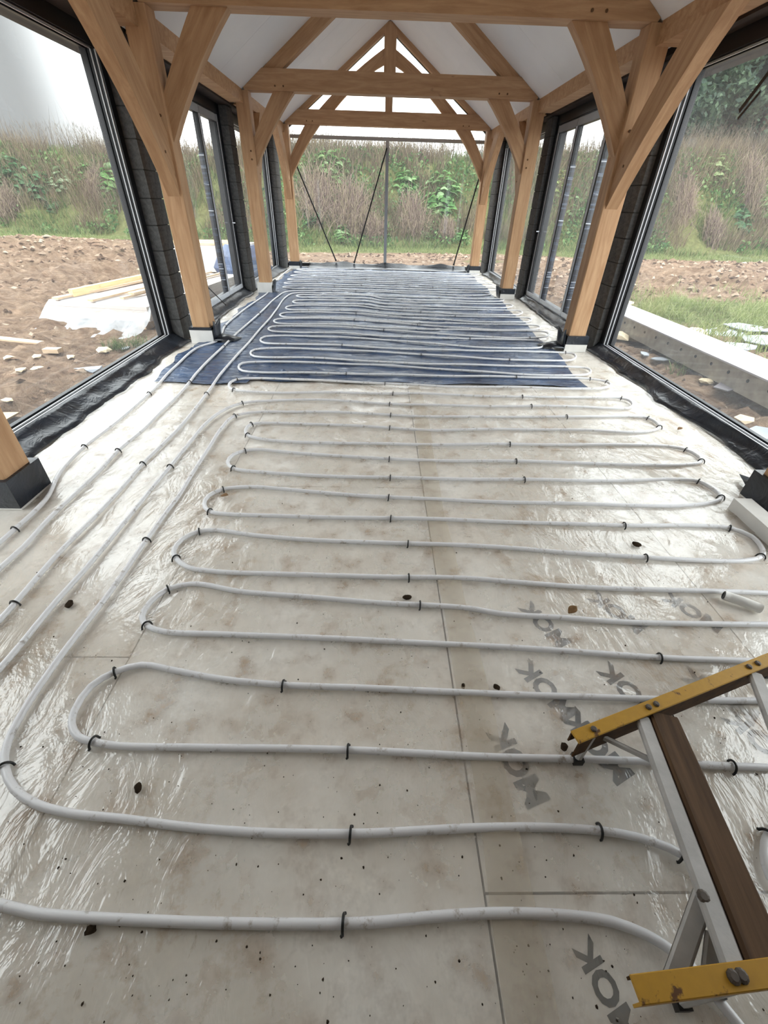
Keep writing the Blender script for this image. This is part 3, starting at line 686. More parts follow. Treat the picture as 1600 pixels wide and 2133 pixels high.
def serp(R, left, right, last):
    for i, (lx, ly, lh) in enumerate(left):
        R += [(lx+150, ly+lh+1.5), (lx+40, ly+lh), (lx+8, ly+lh*.75), (lx, ly), (lx+8, ly-lh*.75), (lx+40, ly-lh), (lx+150, ly-lh+2)]
        rx, ry, rh = right[i]
        R += [(800, ly-lh+8 if i < len(left) else ly), (rx-120, ry+rh-1.5), (rx-40, ry+rh), (rx-8, ry+rh*.75), (rx, ry), (rx-8, ry-rh*.75), (rx-40, ry-rh), (rx-120, ry-rh-1.5)]
        nly = left[i+1][1]+left[i+1][2] if i+1 < len(left) else last[0][1]
        R += [(800, (ry-rh+nly)/2)]
    R += last
serp(R2, left2, right2, [(700, 612.5), (632, 611), (611, 613), (594, 622), (577, 645), (560, 668), (540, 690), (518, 716), (496, 740), (455.6, 788), (430, 821), (398, 862), (368, 896), (297, 966.5), (263, 1007), (200, 1075), (120, 1155), (30, 1257), (0, 1290), (-60, 1350)])
left3 = [(589, 600, 2.6), (592, 591, 2.4), (599, 583, 2.2), (606, 575.5, 2), (613, 568.5, 1.9), (618, 562.5, 1.7)]
right3 = [(1022, 614, 3), (1036, 604, 2.6), (1028, 595, 2.3), (1016, 587, 2), (1006, 579.5, 1.9), (998, 573, 1.7)]
R3 = [(-60, 1240), (0, 1182), (50, 1137), (100, 1082), (150, 1035), (209, 980), (246, 939.5), (294, 899), (337, 855), (366, 828), (395, 797), (430, 759), (466, 724), (489, 700), (540, 656), (575, 622), (600, 609), (640, 607), (800, 610), (930, 615.5)]
rr = []
for i in range(6):
    rx, ry, rh = right3[i]
    R3 += [(rx-70, ry+rh), (rx-15, ry+rh), (rx, ry), (rx-15, ry-rh), (rx-70, ry-rh)]
    lx, ly, lh = left3[i]
    R3 += [(800, (ry-rh+ly+lh)/2), (lx+70, ly+lh), (lx+15, ly+lh*.9), (lx, ly), (lx+15, ly-lh*.9), (lx+70, ly-lh)]
R3 += [(800, 562), (960, 567), (990, 566.5), (994, 565.2), (985, 563.8), (940, 563), (800, 560), (660, 557.2), (622, 556.8), (606, 561), (590, 572), (572, 590), (566, 600), (558, 611), (537, 627), (505, 650), (469, 681), (462, 700), (450, 714), (412, 727), (364.5, 767), (310.5, 820), (236, 885.5), (175.5, 931), (125, 983), (95, 1040), (30, 1102), (0, 1128), (-60, 1180)]
clips = {0: [(715, 1924)], 1: [(730, 1737), (1250, 1730), (1420, 1780), (730, 1562), (195, 1546), (238, 1401), (590, 1427), (1515, 1595), (1375, 1369), (303, 1299), (352, 1226), (878, 1259), (366, 1162), (415, 1106), (850, 1132), (857, 1202), (1345, 1162), (1300, 1095), (1520, 1100), (1588, 1157), (818, 1080), (437, 1065), (465, 1019), (810, 1036), (1458, 1004), (1502, 1039), (1092, 999), (810, 995), (486, 977), (511, 940), (810, 957), (1075, 961), (1429, 936), (1461, 961), (1062, 926), (516, 906), (526, 884), (816, 892), (1350, 871), (1373, 889), (816, 865), (1180, 868), (491, 867), (10, 1604), (305, 1125), (1595, 1742)],
         2: [(354, 971), (30, 1257), (297, 966), (430, 821), (812, 841), (505, 840), (1104, 847), (1294, 830), (1088, 827), (812, 820), (484, 812), (494, 792), (808, 800), (1228, 792), (1263, 798), (725, 772), (1075, 788), (880, 748), (1060, 745), (1182, 740), (985, 712), (720, 715), (1100, 703), (800, 690), (870, 680), (735, 672), (950, 665), (740, 655), (880, 650)],
         3: [(30, 1102), (175, 931), (311, 820), (246, 939), (466, 724), (395, 797), (540, 656), (469, 681), (740, 612), (750, 597), (760, 582), (900, 600)]}
def clip_mesh():
    path = [Vector((0, .019*math.cos(a)*1.0, -.009+.026*math.sin(a))) for a in [math.pi*i/10 for i in range(11)]]
    path = [Vector((.004, .021, -.012))]+path+[Vector((-.004, -.021, -.012))]
    return tube_me(path, .0038, 5, 'pipe_clip')
clip_me = clip_mesh(); clip_me.materials.append(CLIP)
PR = .0115
names = ['white heating pipe crossing the floor nearest the camera, bending under the trestle', 'white heating pipe snaking in wide loops over the pale near half of the floor', 'white heating pipe in close rows over the near part of the dark sheet', 'white heating pipe in close rows at the far end by the gable']
for i, R in enumerate((R0, R1, R2, R3)):
    pts = floor_path(R, .0135 if i < 2 else .016)
    path = catmull(pts, .035 if i < 2 else .06)
    # gentle lift of the plastic between clips
    path = [Vector((p.x, p.y, p.z+.0025*math.sin(p.x*7+p.y*3)+float(np.clip((p.y-3.75)/.3, 0, 1))*.013)) for p in path]
    T = empty('heating_pipe', (pts[len(pts)//2].x, pts[len(pts)//2].y, 0)); tag(T, names[i], 'pipe', 'underfloor heating pipes')
    add('pipe_run', tube_me(path, PR, 8, 'pipe_run'), PIPE, T)
    A = np.array([tuple(p) for p in path])
    for (cx_, cy_) in clips[i]:
        c = un(cx_, cy_, 2, .0135); k = int(np.argmin((A[:, 0]-c.x)**2+(A[:, 1]-c.y)**2)); k0 = max(0, k-1); k1 = min(len(A)-1, k+1)
        dr_ = A[k1]-A[k0]; ang = math.atan2(dr_[1], dr_[0])+random.uniform(-.12, .12)
        add('pipe_clip', clip_me, None, T, Matrix.Translation(A[k]) @ Matrix.Rotation(ang, 4, 'Z'))

# ------------------------------------------------------------------ trestle at the lower right
T = empty('trestle', (.85, .4, 0)); tag(T, 'small worn trestle with yellow steel crossbars and brown timber tread', 'trestle')
def at(px, py, z): return un(px, py, 2, z)
SHADE_RUST = plain('shaded_rusty_web', (70, 48, 26), .8, .2, .4, 30)  # dark brown holds both rust and the shade under the bar
zf, zn = .17, .30; BARS = []
fa, fb = at(1198, 1536, zf), at(1690, 1338, zf+.03); na, nb = at(1324, 2062, zn), at(1700, 2014, zn)
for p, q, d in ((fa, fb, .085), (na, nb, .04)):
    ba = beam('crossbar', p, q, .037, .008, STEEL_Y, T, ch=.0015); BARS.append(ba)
    M, L = frame(p, q); add('crossbar_web', box_me((.002, -.0180, -d), (L-.002, -.0135, -.0045), 0, 'web'), SHADE_RUST if d > .05 else STEEL_Y, ba, M)
    add('crossbar_web', box_me((.002, .0135, -d*.6), (L-.002, .0180, -.0045), 0, 'web'), SHADE_RUST, ba, M)
r0, r1 = at(1338, 1497, zf-.012), at(1532, 2026, zn-.012)
beam('side_rail', r0, r1, .042, .02, ALU, T)
q0, q1 = at(1572, 1405, zf+.005), at(1800, 1990, zn-.012)
beam('side_rail', q0, q1, .042, .02, ALU, T)
w0, w1 = at(1381, 1494, zf-.014), at(1602, 2020, zn-.016)
beam('tread', w0, w1, .082, .026, OLDWOOD, T)
for a, b_, c, d, w in (((1258, 1536), zf-.03, (1356, 1583), zf-.012, .018), ((1464, 1868), zn-.045, (1402, 2045), zn-.09, .038), ((1486, 1945), zn-.07, (1476, 2040), zn-.11, .03)):
    beam('brace', at(*a, b_), at(*c, d), w, .010, ALU, T)
for (p, top) in ((fa+Vector((.055, .01, 0)), zf), (na+Vector((.21, .01, 0)), zn), (fb-Vector((.05, 0, 0)), zf+.03), (nb-Vector((.05, 0, 0)), zn)):
    beam('leg', (p.x, p.y, .03), (p.x, p.y, top-.007), .022, .022, ALU, T, up=(0, 1, 0)); box('foot', (p.x-.015, p.y-.015, .0045), (p.x+.015, p.y+.015, .0295), CLIP, T)
def bolt(p, r=.011, par=None):
    path = [p, p+Vector((0, 0, .004)), p+Vector((0, 0, .007))]
    n = 10; v = []; 
    for z_, rr_ in ((0, r), (.004, r), (.007, r*.6)): v += [(rr_*math.cos(2*math.pi*k/n), rr_*math.sin(2*math.pi*k/n), z_) for k in range(n)]
    f = [(i*n+k, i*n+(k+1) % n, (i+1)*n+(k+1) % n, (i+1)*n+k) for i in range(2) for k in range(n)]+[tuple(2*n+k for k in range(n)), tuple(range(n-1, -1, -1))]
    add('bolt', mesh_data('bolt', v, f), BOLT, par or T, Matrix.Translation(p))
for f_ in (.065, .27, .30, .695, .735): bolt(fa.lerp(fb, f_)+Vector((0, 0, .004)), .009, BARS[0])
for f_ in (.525, .57): bolt(na.lerp(nb, f_)+Vector((0, 0, .004)), .011, BARS[1])
bolt(at(1359, 1580, zf+.003), .008); bolt(at(1464, 1868, zn-.03), .012)

# ------------------------------------------------------------------ loose things on the floor
p0, p1 = at(1508, 1240, .03), at(1585, 1268, .02)
T = empty('conduit_offcut', (p0.x, p0.y, 0)); tag(T, 'short white plastic conduit offcut lying by the right edge pipe', 'conduit')
n = 14; path = catmull([p0, p0.lerp(p1, .5)+Vector((0, 0, .003)), p1], .02)
ot = tube_me(path, .021, 12, 'conduit_shell'); add('conduit_shell', ot, EPS, T)
add('dark_bore', tube_me([p0-(p1-p0)*.012, p0+(p1-p0)*.05], .0175, 12, 'dark_bore'), CLIP, T)
# hollow white profile and membrane scrap by the right hand near post
c = at(1540, 1050, .04); d = (at(1700, 1190, .04)-c).normalized()
T = empty('hollow_profile', (c.x, c.y, 0)); tag(T, 'white hollow plastic profile offcut at the right photo edge by the post foot', 'plastic profile')
M, L = frame(c, c+d*.42)
for nm, lo, hi in (('outer_face', (0, .045, -.036), (.42, .05, .04)), ('inner_face', (0, -.05, -.036), (.42, -.045, .04)), ('top_face', (0, -.0445, .0355), (.42, .0445, .04)), ('bottom_face', (0, -.0445, -.036), (.42, .0445, -.031)), ('inner_web', (0.004, -.003, -.0305), (.416, .003, .035))):
    add(nm, box_me(lo, hi, 0, nm), EPS, T, M)
pts = [at(1540, 988, .03), at(1592, 1006, .05), at(1590, 1018, .03), at(1560, 1022, .02), at(1553, 1010, .05)]
ob = add('membrane_scrap', mesh_data('membrane_scrap', pts, [(0, 1, 4), (1, 2, 4), (2, 3, 4), (3, 0, 4)], True), DPMB); md = ob.modifiers.new('th', 'SOLIDIFY'); md.thickness = .003
tag(ob, 'dark pointed membrane scrap turned up by the right near post foot', 'membrane')
# pale tape strip along the sheet lap
P = []; Fc = []; n = 60
for a in range(n):
    y = .02+3.9*a/(n-1); w = .054+.004*math.sin(y*9)
    cx_ = .345+.012*math.sin(y*2.4)
    z_ = .0135+.003*math.sin(y*19); P += [(cx_-w, y, z_-.002), (cx_-w*.3, y, z_+.002*math.sin(y*31)), (cx_+w*.4, y, z_+.001), (cx_+w, y, z_-.002)]
for a in range(n-1):
    for q in range(3): Fc.append((a*4+q, a*4+q+1, (a+1)*4+q+1, (a+1)*4+q))
TAPEM, t, b, o = new_mat('clear_tape'); b.inputs['Base Color'].default_value = (*s2l((196, 182, 160)), 1); b.inputs['Roughness'].default_value = .25
tr = nd(t, 'ShaderNodeBsdfTransparent'); ms = nd(t, 'ShaderNodeMixShader'); ms.inputs[0].default_value = .33
t.links.new(tr.outputs[0], ms.inputs[1]); t.links.new(b.outputs[0], ms.inputs[2]); t.links.new(ms.outputs[0], o.inputs[0])
ob = add('jointing_tape', mesh_data('jointing_tape', P, Fc, True), TAPEM); tag(ob, 'wide clear tape strip over the sheet lap, running towards the camera', 'tape')

def lump(name, loc, size, mat, label, cat, group=None, seed=0, flat=.6, parent=None):
    r = np.random.default_rng(seed); import bmesh
    bm = bmesh.new(); bmesh.ops.create_icosphere(bm, subdivisions=(1 if name == 'rubble_stone' else 2), radius=1)
    jag = .35 if name == 'rubble_stone' else 0
    off = r.random(3)*50
    for v_ in bm.verts:
        q = v_.co.normalized(); k = .62+.7*float(fbm(np.array([q.x*1.7+off[0]+q.z]), np.array([q.y*1.7+off[1]-q.z*.6]), 3)[0])
        k *= 1+jag*(r.random()*2-1)
        v_.co = Vector((q.x*k*size[0], q.y*k*size[1], q.z*k*size[2]*flat))
    me = bpy.data.meshes.new(name); bm.to_mesh(me); bm.free()
    ob = add(name, me, mat, parent, Matrix.Translation(Vector(loc)+Vector((0, 0, size[2]*flat*.45))) @ Matrix.Rotation(r.random()*6.28, 4, 'Z'))
    return tag(ob, label, cat, group) if label else ob
LEAF = plain('dead_leaf', (128, 98, 66), .7, .2, .25, 30)
CRUMB = plain('dark_crumb', (52, 42, 32), .95, .1, .3, 40)
def leaf_ob(px, py, size, rot, label, mat):
    p = at(px, py, .012); n = 7; v = []; f = []
    for a in range(n):
        u_ = a/(n-1); w = size*.35*math.sin(math.pi*min(1, u_*.95+.03)); zc = size*.25*u_*u_
        v += [(size*(u_-.5), -w, zc+w*.5), (size*(u_-.5), 0, zc), (size*(u_-.5), w, zc+w*.5)]
    for a in range(n-1): f += [(a*3, a*3+3, a*3+4, a*3+1), (a*3+1, a*3+4, a*3+5, a*3+2)]
    ob = add('dead_leaf', mesh_data('dead_leaf', v, f, True), mat, None, Matrix.Translation(p) @ Matrix.Rotation(rot, 4, 'Z')); md = ob.modifiers.new('th', 'SOLIDIFY'); md.thickness = .0015
    return tag(ob, label, 'leaf', 'dead leaves on the sheet')
leaf_ob(1416, 894, .045, .4, 'curled rust brown leaf near the right membrane upstand', LEAF)
leaf_ob(1192, 1272, .05, .6, 'narrow yellow brown leaf between two pipes right of the tape', LEAF)
leaf_ob(468, 1034, .05, -.2, 'small brown leaf inside a left pipe bend', LEAF)
for k, (px, py, sz, lb) in enumerate(((1325, 1135, .022, 'dark mud lump inside the right hand pipe loop'), (848, 1245, .02, 'dark mud lump in front of the middle pipe rows'), (288, 1642, .016, 'dark mud lump by the lower left pipe bend'), (145, 1260, .022, 'grey stone chip between the left pipe runs'), (1175, 1557, .016, 'brown mud lump beside the yellow crossbar end'), (190, 1938, .014, 'dark mud lump under the nearest pipe row'), (1035, 1432, .014, 'thin dark mud lump near the tape strip'), (965, 1430, .012, 'small dark mud lump touching the tape strip'))):
    lump('mud_lump', at(px, py, .006), (sz, sz*.7, sz*.8), CRUMB, lb, 'mud lump', 'mud lumps on the sheet', seed=k)
# fine crumbs nobody could count
V = []; Fc = []
for k in range(420):
    py = 900+1230*random.random()**.75; px = random.uniform(0, 1600); p = un(px, py, 2, .006)
    if abs(p.x-XC) > 2.3: continue
    s_ = random.choice((.001, .0014, .0018, .0022, .0032)); q = len(V)
    for a in range(5): V.append((p.x+s_*random.uniform(.6, 1.3)*math.cos(a*1.257), p.y+s_*random.uniform(.6, 1.5)*math.sin(a*1.257), .004+random.random()*.002))
    V.append((p.x, p.y, .006+s_*1.3))
    Fc += [(q+a, q+(a+1) % 5, q+5) for a in range(5)]
ob = add('mud_crumbs', mesh_data('mud_crumbs', V, Fc), CRUMB); ob['kind'] = 'stuff'; tag(ob, 'dark mud crumbs sprinkled over the polythene sheet', 'mud')

# ------------------------------------------------------------------ things outside, left
def gz(x, y): return float(terrain(x, y))
T = empty('board_stack', (-4.1, 8.0, gz(-4.1, 8))); tag(T, 'stack of pale boards wrapped in clear film on the mud outside the left opening', 'board stack')
# stack outline on the ground, long axis away from the camera
A = un(92, 655, 2, -.0); B = un(330, 690, 2, -.1); 
st0, st1 = Vector((-4.75, 6.75, 0)), Vector((-3.25, 6.55, 0)); dirv = Vector((.12, 1, 0)).normalized(); Ls = 3.4
zg = -.13
def stk(u_, v_, z_): return st0.lerp(st1, u_)+dirv*(v_*Ls)+Vector((0, 0, z_))
def slab(name, u0, u1, v0, v1, z0, z1, mat, parent):
    c = [stk(u0, v0, z0), stk(u1, v0, z0), stk(u1, v1, z0), stk(u0, v1, z0), stk(u0, v0, z1), stk(u1, v0, z1), stk(u1, v1, z1), stk(u0, v1, z1)]
    return add(name, mesh_data(name, c, [(3, 2, 1, 0), (4, 5, 6, 7), (0, 1, 5, 4), (1, 2, 6, 5), (2, 3, 7, 6), (3, 0, 4, 7)]), mat, parent)
for u_ in (.04, .45, .86): slab('bearer', u_, u_+.08, 0, 1, zg-.06, zg+.06, PLANKW, T)
PALE = plain('pale_board', (206, 196, 190), .8, .2, .06, 4)
for k in range(4): slab('sheet_board', 0, 1, 0, 1, zg+.062+k*.048, zg+.108+k*.048, PALE, T)
ztop = zg+.062+4*.048
# film draped over the near end
P = []; Fc = []; n = 26; m = 9
for a in range(n):
    u_ = -.03+1.06*a/(n-1)
    for q in range(m):
        if q < 3: v_ = .22-.09*q; z_ = ztop+.012
        else:
            w_ = (q-3)/(m-4); v_ = .03-.05*w_**.7-.10*w_*w_*(1+.5*math.sin(a*.9)); z_ = ztop+.01-(ztop-zg+.05)*w_*(1 if a not in (0, n-1) else .9)
        P.append(stk(u_, v_, z_)+Vector((.01*math.sin(a*2.1+q), .03*math.sin(a*1.3+q)*(q > 3), 0)))
for a in range(n-1):
    for q in range(m-1): Fc.append((a*m+q, (a+1)*m+q, (a+1)*m+q+1, a*m+q+1))
add('film_wrap', mesh_data('film_wrap', P, Fc, True), WRAP, T)
def plank(u0, u1, v0, v1, z0, th, w, mat, label, nm='timber_plank'):
    p0 = stk(u0, v0, z0); p1 = stk(u1, v1, z0); ob = beam(nm, p0, p1, w, th, mat, None, ch=.003)
    return tag(ob, label, 'plank', 'planks on the board stack')
plank(.10, .22, .10, .86, ztop+.065, .10, .07, PINE, 'thick yellow timber on edge along the left of the board stack')
plank(.06, .30, .02, .95, ztop+.035, .03, .10, PLANKW, 'thin plank beside the thick yellow timber on the stack')
plank(.42, .62, .02, .97, ztop+.034, .028, .09, PLANKW, 'thin plank along the middle of the board stack')
plank(.62, .80, .10, .95, ztop+.034, .028, .07, PLANKW, 'narrow plank right of the middle of the board stack')
plank(.64, .72, .16, .42, ztop+.064, .028, .10, PLANKW, 'short plank piece lying across on the board stack')
a0, a1 = un(-20, 703, 2, gz(-4.8, 5.7)+.04), un(155, 722, 2, gz(-3.7, 5.4)+.04)
ob = beam('timber_plank', a0, a1, .10, .03, PLANKW); tag(ob, 'single long plank lying on the mud at the left photo edge', 'plank')
a0 = un(110, 730, 2, gz(-3.9, 5.3)+.02); ob = box('timber_offcut', a0-Vector((.09, .05, .02)), a0+Vector((.09, .05, .025)), PLANKW); tag(ob, 'short timber offcut beside the long plank on the mud', 'offcut')
# far stack with white and blue bundles seen through the left folding doors
c = un(452, 575, 2, -.1)
T = empty('board_stack', (c.x, c.y, gz(c.x, c.y))); tag(T, 'distant stack of white boards seen through the left folding doors', 'board stack')
zb = gz(c.x, c.y)
for u_ in (-.7, 0, .6): box('bearer', (c.x+u_, c.y-.5, zb-.05), (c.x+u_+.1, c.y+.9, zb+.16), OLDWOOD, T)
for k in range(3): box('sheet_board', (c.x-.95+.03*k, c.y-.5, zb+.162+k*.16), (c.x+.75, c.y+1.0, zb+.32+k*.16), EPS, T)
for k in range(3): beam('timber_batten', (c.x-.9, c.y-.3+k*.35, zb+.67), (c.x+.5, c.y-.1+k*.4, zb+.67), .12, .05, PINE if k == 1 else PLANKW, T)
c2 = un(487, 590, 2, -.1); zb = gz(c2.x, c2.y)
lump('tarpaulin_bundle', (c2.x+.15, c2.y+.4, zb), (.55, .6, .62), plain('blue_tarpaulin', (74, 92, 126), .4, .5, .35, 7, .6), 'blue grey tarpaulin bundle beside the distant board stack', 'tarpaulin', seed=4, flat=.8)

# limestone and slabs, rubble
rub = [(215, 733, .12, 'white stone beside the left sill'), (10, 888, .16, 'white stone at the lower left corner of the left opening'), (18, 745, .08, 'flat pale stone at the left photo edge'), (78, 745, .09, 'flat pale stone below the plank on the mud'), (75, 769, .10, 'wedge shaped pale slab on the mud near the left sill'), (190, 775, .13, 'pale slab close to the left sill'), (150, 748, .07, 'small pale stone in the mud in front of the wrapped stack'), (20, 845, .06, 'small stone in the mud at the left photo edge'), (45, 772, .07, 'thin pale flake of stone on the mud at left'), (262, 730, .07, 'grey stone behind the left sill near the frame corner')]
for k, (px, py, sz, lb) in enumerate(rub):
    p = at_ground(px, py)
    if p: lump('rubble_stone', (p.x, p.y, p.z-.01), (sz, sz*.7, sz*.4), STONE if k not in (5, 9) else SLATE, lb, 'stone', 'stones outside on the left', seed=20+k)
rubr = [(1285, 705, .22, 'big cream limestone lump outside below the right frame corner'), (1325, 715, .17, 'cream limestone lump in front of the white channel'), (1450, 700, .24, 'large cream limestone block behind the white channel'), (1400, 682, .14, 'flat stone in the grass behind the white channel'), (1545, 880, .10, 'tan stone beside the right sill'), (1470, 795, .09, 'pale stone under the edge of the white channel'), (1310, 632, .10, 'small pale stone in the grass on the right'), (1590, 905, .08, 'tan stone at the right photo edge by the sill'), (1515, 872, .05, 'small tan pebble near the right sill')]
for k, (px, py, sz, lb) in enumerate(rubr):
    p = at_ground(px, py)
    if p: lump('rubble_stone', (p.x, p.y, p.z-.01), (sz, sz*.75, sz*.55), STONE, lb, 'stone', 'stones outside on the right', seed=40+k)
def flake(px, py, sx_, sy_, rot, label, mat=SLATE, group='grey sheet fragments'):
    p = at_ground(px, py); r = random.Random(px*7+py); n = r.randint(5, 7)
    ring = [(sx_*r.uniform(.7, 1.15)*math.cos(6.283*a/n), sy_*r.uniform(.7, 1.15)*math.sin(6.283*a/n)) for a in range(n)]
    v = [(a, b_, 0) for a, b_ in ring]+[(a, b_, .012) for a, b_ in ring]
    f = [tuple(range(n-1, -1, -1)), tuple(range(n, 2*n))]+[(i, (i+1) % n, n+(i+1) % n, n+i) for i in range(n)]
    ob = add('sheet_fragment', mesh_data('sheet_fragment', v, f), mat, None, Matrix.Translation(p+Vector((0, 0, .03))) @ Matrix.Rotation(rot, 4, 'Z') @ Matrix.Rotation(.06*math.sin(px), 4, 'X'))
    return tag(ob, label, 'sheet fragment', group)
flake(1510, 700, .42, .26, .2, 'grey sheet fragment in the grass behind the white channel, leftmost')
flake(1560, 690, .40, .22, -.3, 'grey sheet fragment behind the channel with black cracks at the right edge')
flake(1590, 715, .45, .28, .5, 'grey sheet fragment nearest the channel at the right photo edge')
flake(1540, 728, .28, .16, .1, 'small grey sheet fragment touching the white channel')
flake(1515, 815, .26, .12, .5, 'dark grey sheet fragment half under the white channel', plain('dark_sheet', (110, 106, 110), .6, .3))
flake(1375, 755, .16, .08, .2, 'thin grey slab on the soil below the right frame corner')
flake(1590, 920, .22, .14, .3, 'pale grey sheet fragment outside the right sill')
flake(1340, 745, .10, .06, 1.0, 'small grey slab next to the cream limestone lump')

# white channel with bolt holes
p_far = un(1235, 628, 2, .12); p_near = un(1660, 818, 2, .12)
dch = (p_near-p_far); dch.z = 0; dch.normalize(); side = Vector((-dch.y, dch.x, 0))
if side.x < 0: side = -side
cf = Vector((p_far.x, p_far.y, 0))-dch*1.2; Lc = 6.2
T = empty('metal_channel', (cf.x, cf.y, -.15)); tag(T, 'long white metal channel with bolt holes lying outside on the right', 'metal channel')
M, _ = frame(cf, cf+dch*Lc)
ysgn = 1 if (M.to_3x3() @ Vector((0, 1, 0))).dot(side) > 0 else -1
def chbox(nm, x0, x1, y0, y1, z0, z1, mat):
    y0, y1 = sorted((y0*ysgn, y1*ysgn)); return add(nm, box_me((x0, y0, z0), (x1, y1, z1), 0, nm), mat, T, M)
chbox('top_plate', 0, Lc, 0, .52, .112, .12, WHITEMETAL); chbox('near_flange', 0, Lc, -.008, 0, -.10, .12, GALV); chbox('far_flange', 0, Lc, .52, .528, -.10, .12, GALV)
chbox('lip', 0, Lc, -.02, -.0085, .108, .124, WHITEMETAL)
hole = tube_me([Vector((0, 0, 0)), Vector((0, -.004*ysgn, 0))], .017, 10, 'bolt_hole'); hole.materials.append(CLIP)
for k in range(22): add('bolt_hole', hole, None, T, M @ Matrix.Translation((.15+k*.28, -.009*ysgn, .04)))
for k in (1.0, 3.2, 5.4): chbox('bearer', k, k+.12, .02, .5, -.2, -.101, OLDWOOD)

# ------------------------------------------------------------------ vegetation
def veg_object(name, V, F, C, mat=None):
    me = mesh_data(name, V, F, False)
    at2 = me.color_attributes.new('Col', 'FLOAT_COLOR', 'POINT'); at2.data.foreach_set('color', np.concatenate([C, np.ones((len(C), 1))], 1).astype(np.float32).ravel())
    return add(name, me, mat or VEG)
def blades(P, H, Wd, lean, cols, r, seg=2, droop=.3):
    """curved tapering blades; P n x 3"""
    n = len(P); ang = r.random(n)*2*np.pi; la = r.random(n)*2*np.pi; ln = lean*(.3+r.random(n))
    D = np.stack([np.cos(ang), np.sin(ang), np.zeros(n)], -1); Ld = np.stack([np.cos(la), np.sin(la), np.zeros(n)], -1)
    rows = []
    for k in range(seg+1):
        s = k/seg; c = P+Ld*(ln*s**1.6*H)[:, None]+np.array([0, 0, 1.0])*(H*s*(1-droop*s*s*ln))[:, None]; w = (Wd*(1-s*.92)/2)[:, None]
        rows += [c-D*w, c+D*w]
    V = np.stack(rows, 1).reshape(-1, 3); m = 2*(seg+1); b0 = np.arange(n)*m
    F = np.concatenate([np.stack([b0+2*k, b0+2*k+1, b0+2*k+3, b0+2*k+2], -1) for k in range(seg)])
    C = np.repeat(cols, m, 0); return V, F, C
def leaves(P, S, cols, r, up=.5, curl=.2):
    n = len(P); N = r.normal(size=(n, 3)); N[:, 2] = np.abs(N[:, 2])*up+.25; N /= np.linalg.norm(N, axis=1)[:, None]
    A = np.cross(N, r.normal(size=(n, 3))); A /= np.linalg.norm(A, axis=1)[:, None]+1e-6; Bv = np.cross(N, A)
    s = S[:, None]
    V = np.stack([P-A*s*.5, P+Bv*s*.3-N*s*curl*.3, P+A*s*.5-N*s*curl, P-Bv*s*.3-N*s*curl*.3], 1).reshape(-1, 3)
    b0 = np.arange(n)*4; F = np.concatenate([np.stack([b0, b0+1, b0+2], -1), np.stack([b0, b0+2, b0+3], -1)])
    return V, F, np.repeat(cols, 4, 0)
def pick(pal, n, r, jit=.15):
    pal = np.array([s2l(c) for c in pal]); g_ = pal.mean(1, keepdims=True); pal = (g_+(pal-g_)*.9)*.58; c = pal[r.integers(0, len(pal), n)]*(1+jit*(r.random((n, 1))*2-1)); return np.clip(c, 0, 1)
def bank_points(n, r, dmin=0, dmax=4.5, xr=(-30, 34)):
    x = r.uniform(*xr, n); d = r.uniform(dmin, dmax, n); y = bank_base(x)+d; return np.stack([x, y, terrain(x, y)-.02], -1), d
r = np.random.default_rng(11)
GREEN = [(98, 124, 62), (122, 148, 78), (140, 164, 90), (86, 112, 64), (150, 168, 104)]
STRAW = [(176, 160, 124), (190, 176, 140), (150, 132, 104), (128, 110, 90), (166, 150, 118)]
BROWN = [(128, 108, 94), (146, 124, 108), (112, 94, 82), (158, 138, 122)]
# green grass on the bank, patchy
P, d = bank_points(70000, r, -.6, 4.4); k = fbm(P[:, 0]*.55, P[:, 1]*.9+3, 3) > .44; P = P[k]; n = len(P)
ob = veg_object('bank_grass', *blades(P, r.uniform(.18, .55, n), r.uniform(.02, .04, n), .7, pick(GREEN+[(168, 160, 110)], n, r), r)); ob['kind'] = 'stuff'; tag(ob, 'rough green grass covering the earth bank around the site', 'grass')
P, d = bank_points(90000, r, .5, 4.6); k = fbm(P[:, 0]*.5+9, P[:, 1]*.8, 3) > .40; P = P[k]; n = len(P)
ob = veg_object('dry_stalks', *blades(P, r.uniform(.35, 1.05, n), r.uniform(.014, .03, n), .45, pick(STRAW+STRAW+BROWN, n, r), r)); ob['kind'] = 'stuff'; tag(ob, 'dry straw coloured weed stalks among the green on the bank', 'weeds')
# leafy undergrowth
P, d = bank_points(60000, r, .1, 4.3); k = fbm(P[:, 0]*.6+20, P[:, 1]*.9+8, 3) > .52; P = P[k]; n = len(P); P[:, 2] += r.random(n)*.4
ob = veg_object('undergrowth', *leaves(P, r.uniform(.07, .2, n), pick([(96, 140, 74), (120, 164, 92), (80, 120, 70), (150, 186, 116)], n, r), r)); ob['kind'] = 'stuff'; tag(ob, 'low leafy undergrowth scattered over the bank', 'undergrowth')
# tall thin stems along the crest
P, d = bank_points(9000, r, 2.9, 5.0); n = len(P)
ob = veg_object('crest_stems', *blades(P, r.uniform(.5, 1.3, n)*np.where(r.random(n) < .15, 1.5, 1), r.uniform(.012, .028, n), .22, pick([(136, 124, 112), (112, 104, 96), (160, 146, 124)], n, r), r, 3, .1)); ob['kind'] = 'stuff'; tag(ob, 'tall bare stems standing along the crest of the bank', 'stems')
# crest seed heads and side twigs
k = r.integers(0, n, 16000); Q = P[k].copy(); Q[:, 2] += r.uniform(.3, 1.1, len(k)); Q[:, :2] += r.normal(size=(len(k), 2))*.08
ob = veg_object('crest_twigs', *blades(Q, r.uniform(.08, .25, len(k)), np.full(len(k), .012), .8, pick([(128, 112, 100), (150, 136, 116), (104, 96, 88)], len(k), r), r)); ob['kind'] = 'stuff'; tag(ob, 'fine side twigs and seed heads above the bank crest', 'twigs')
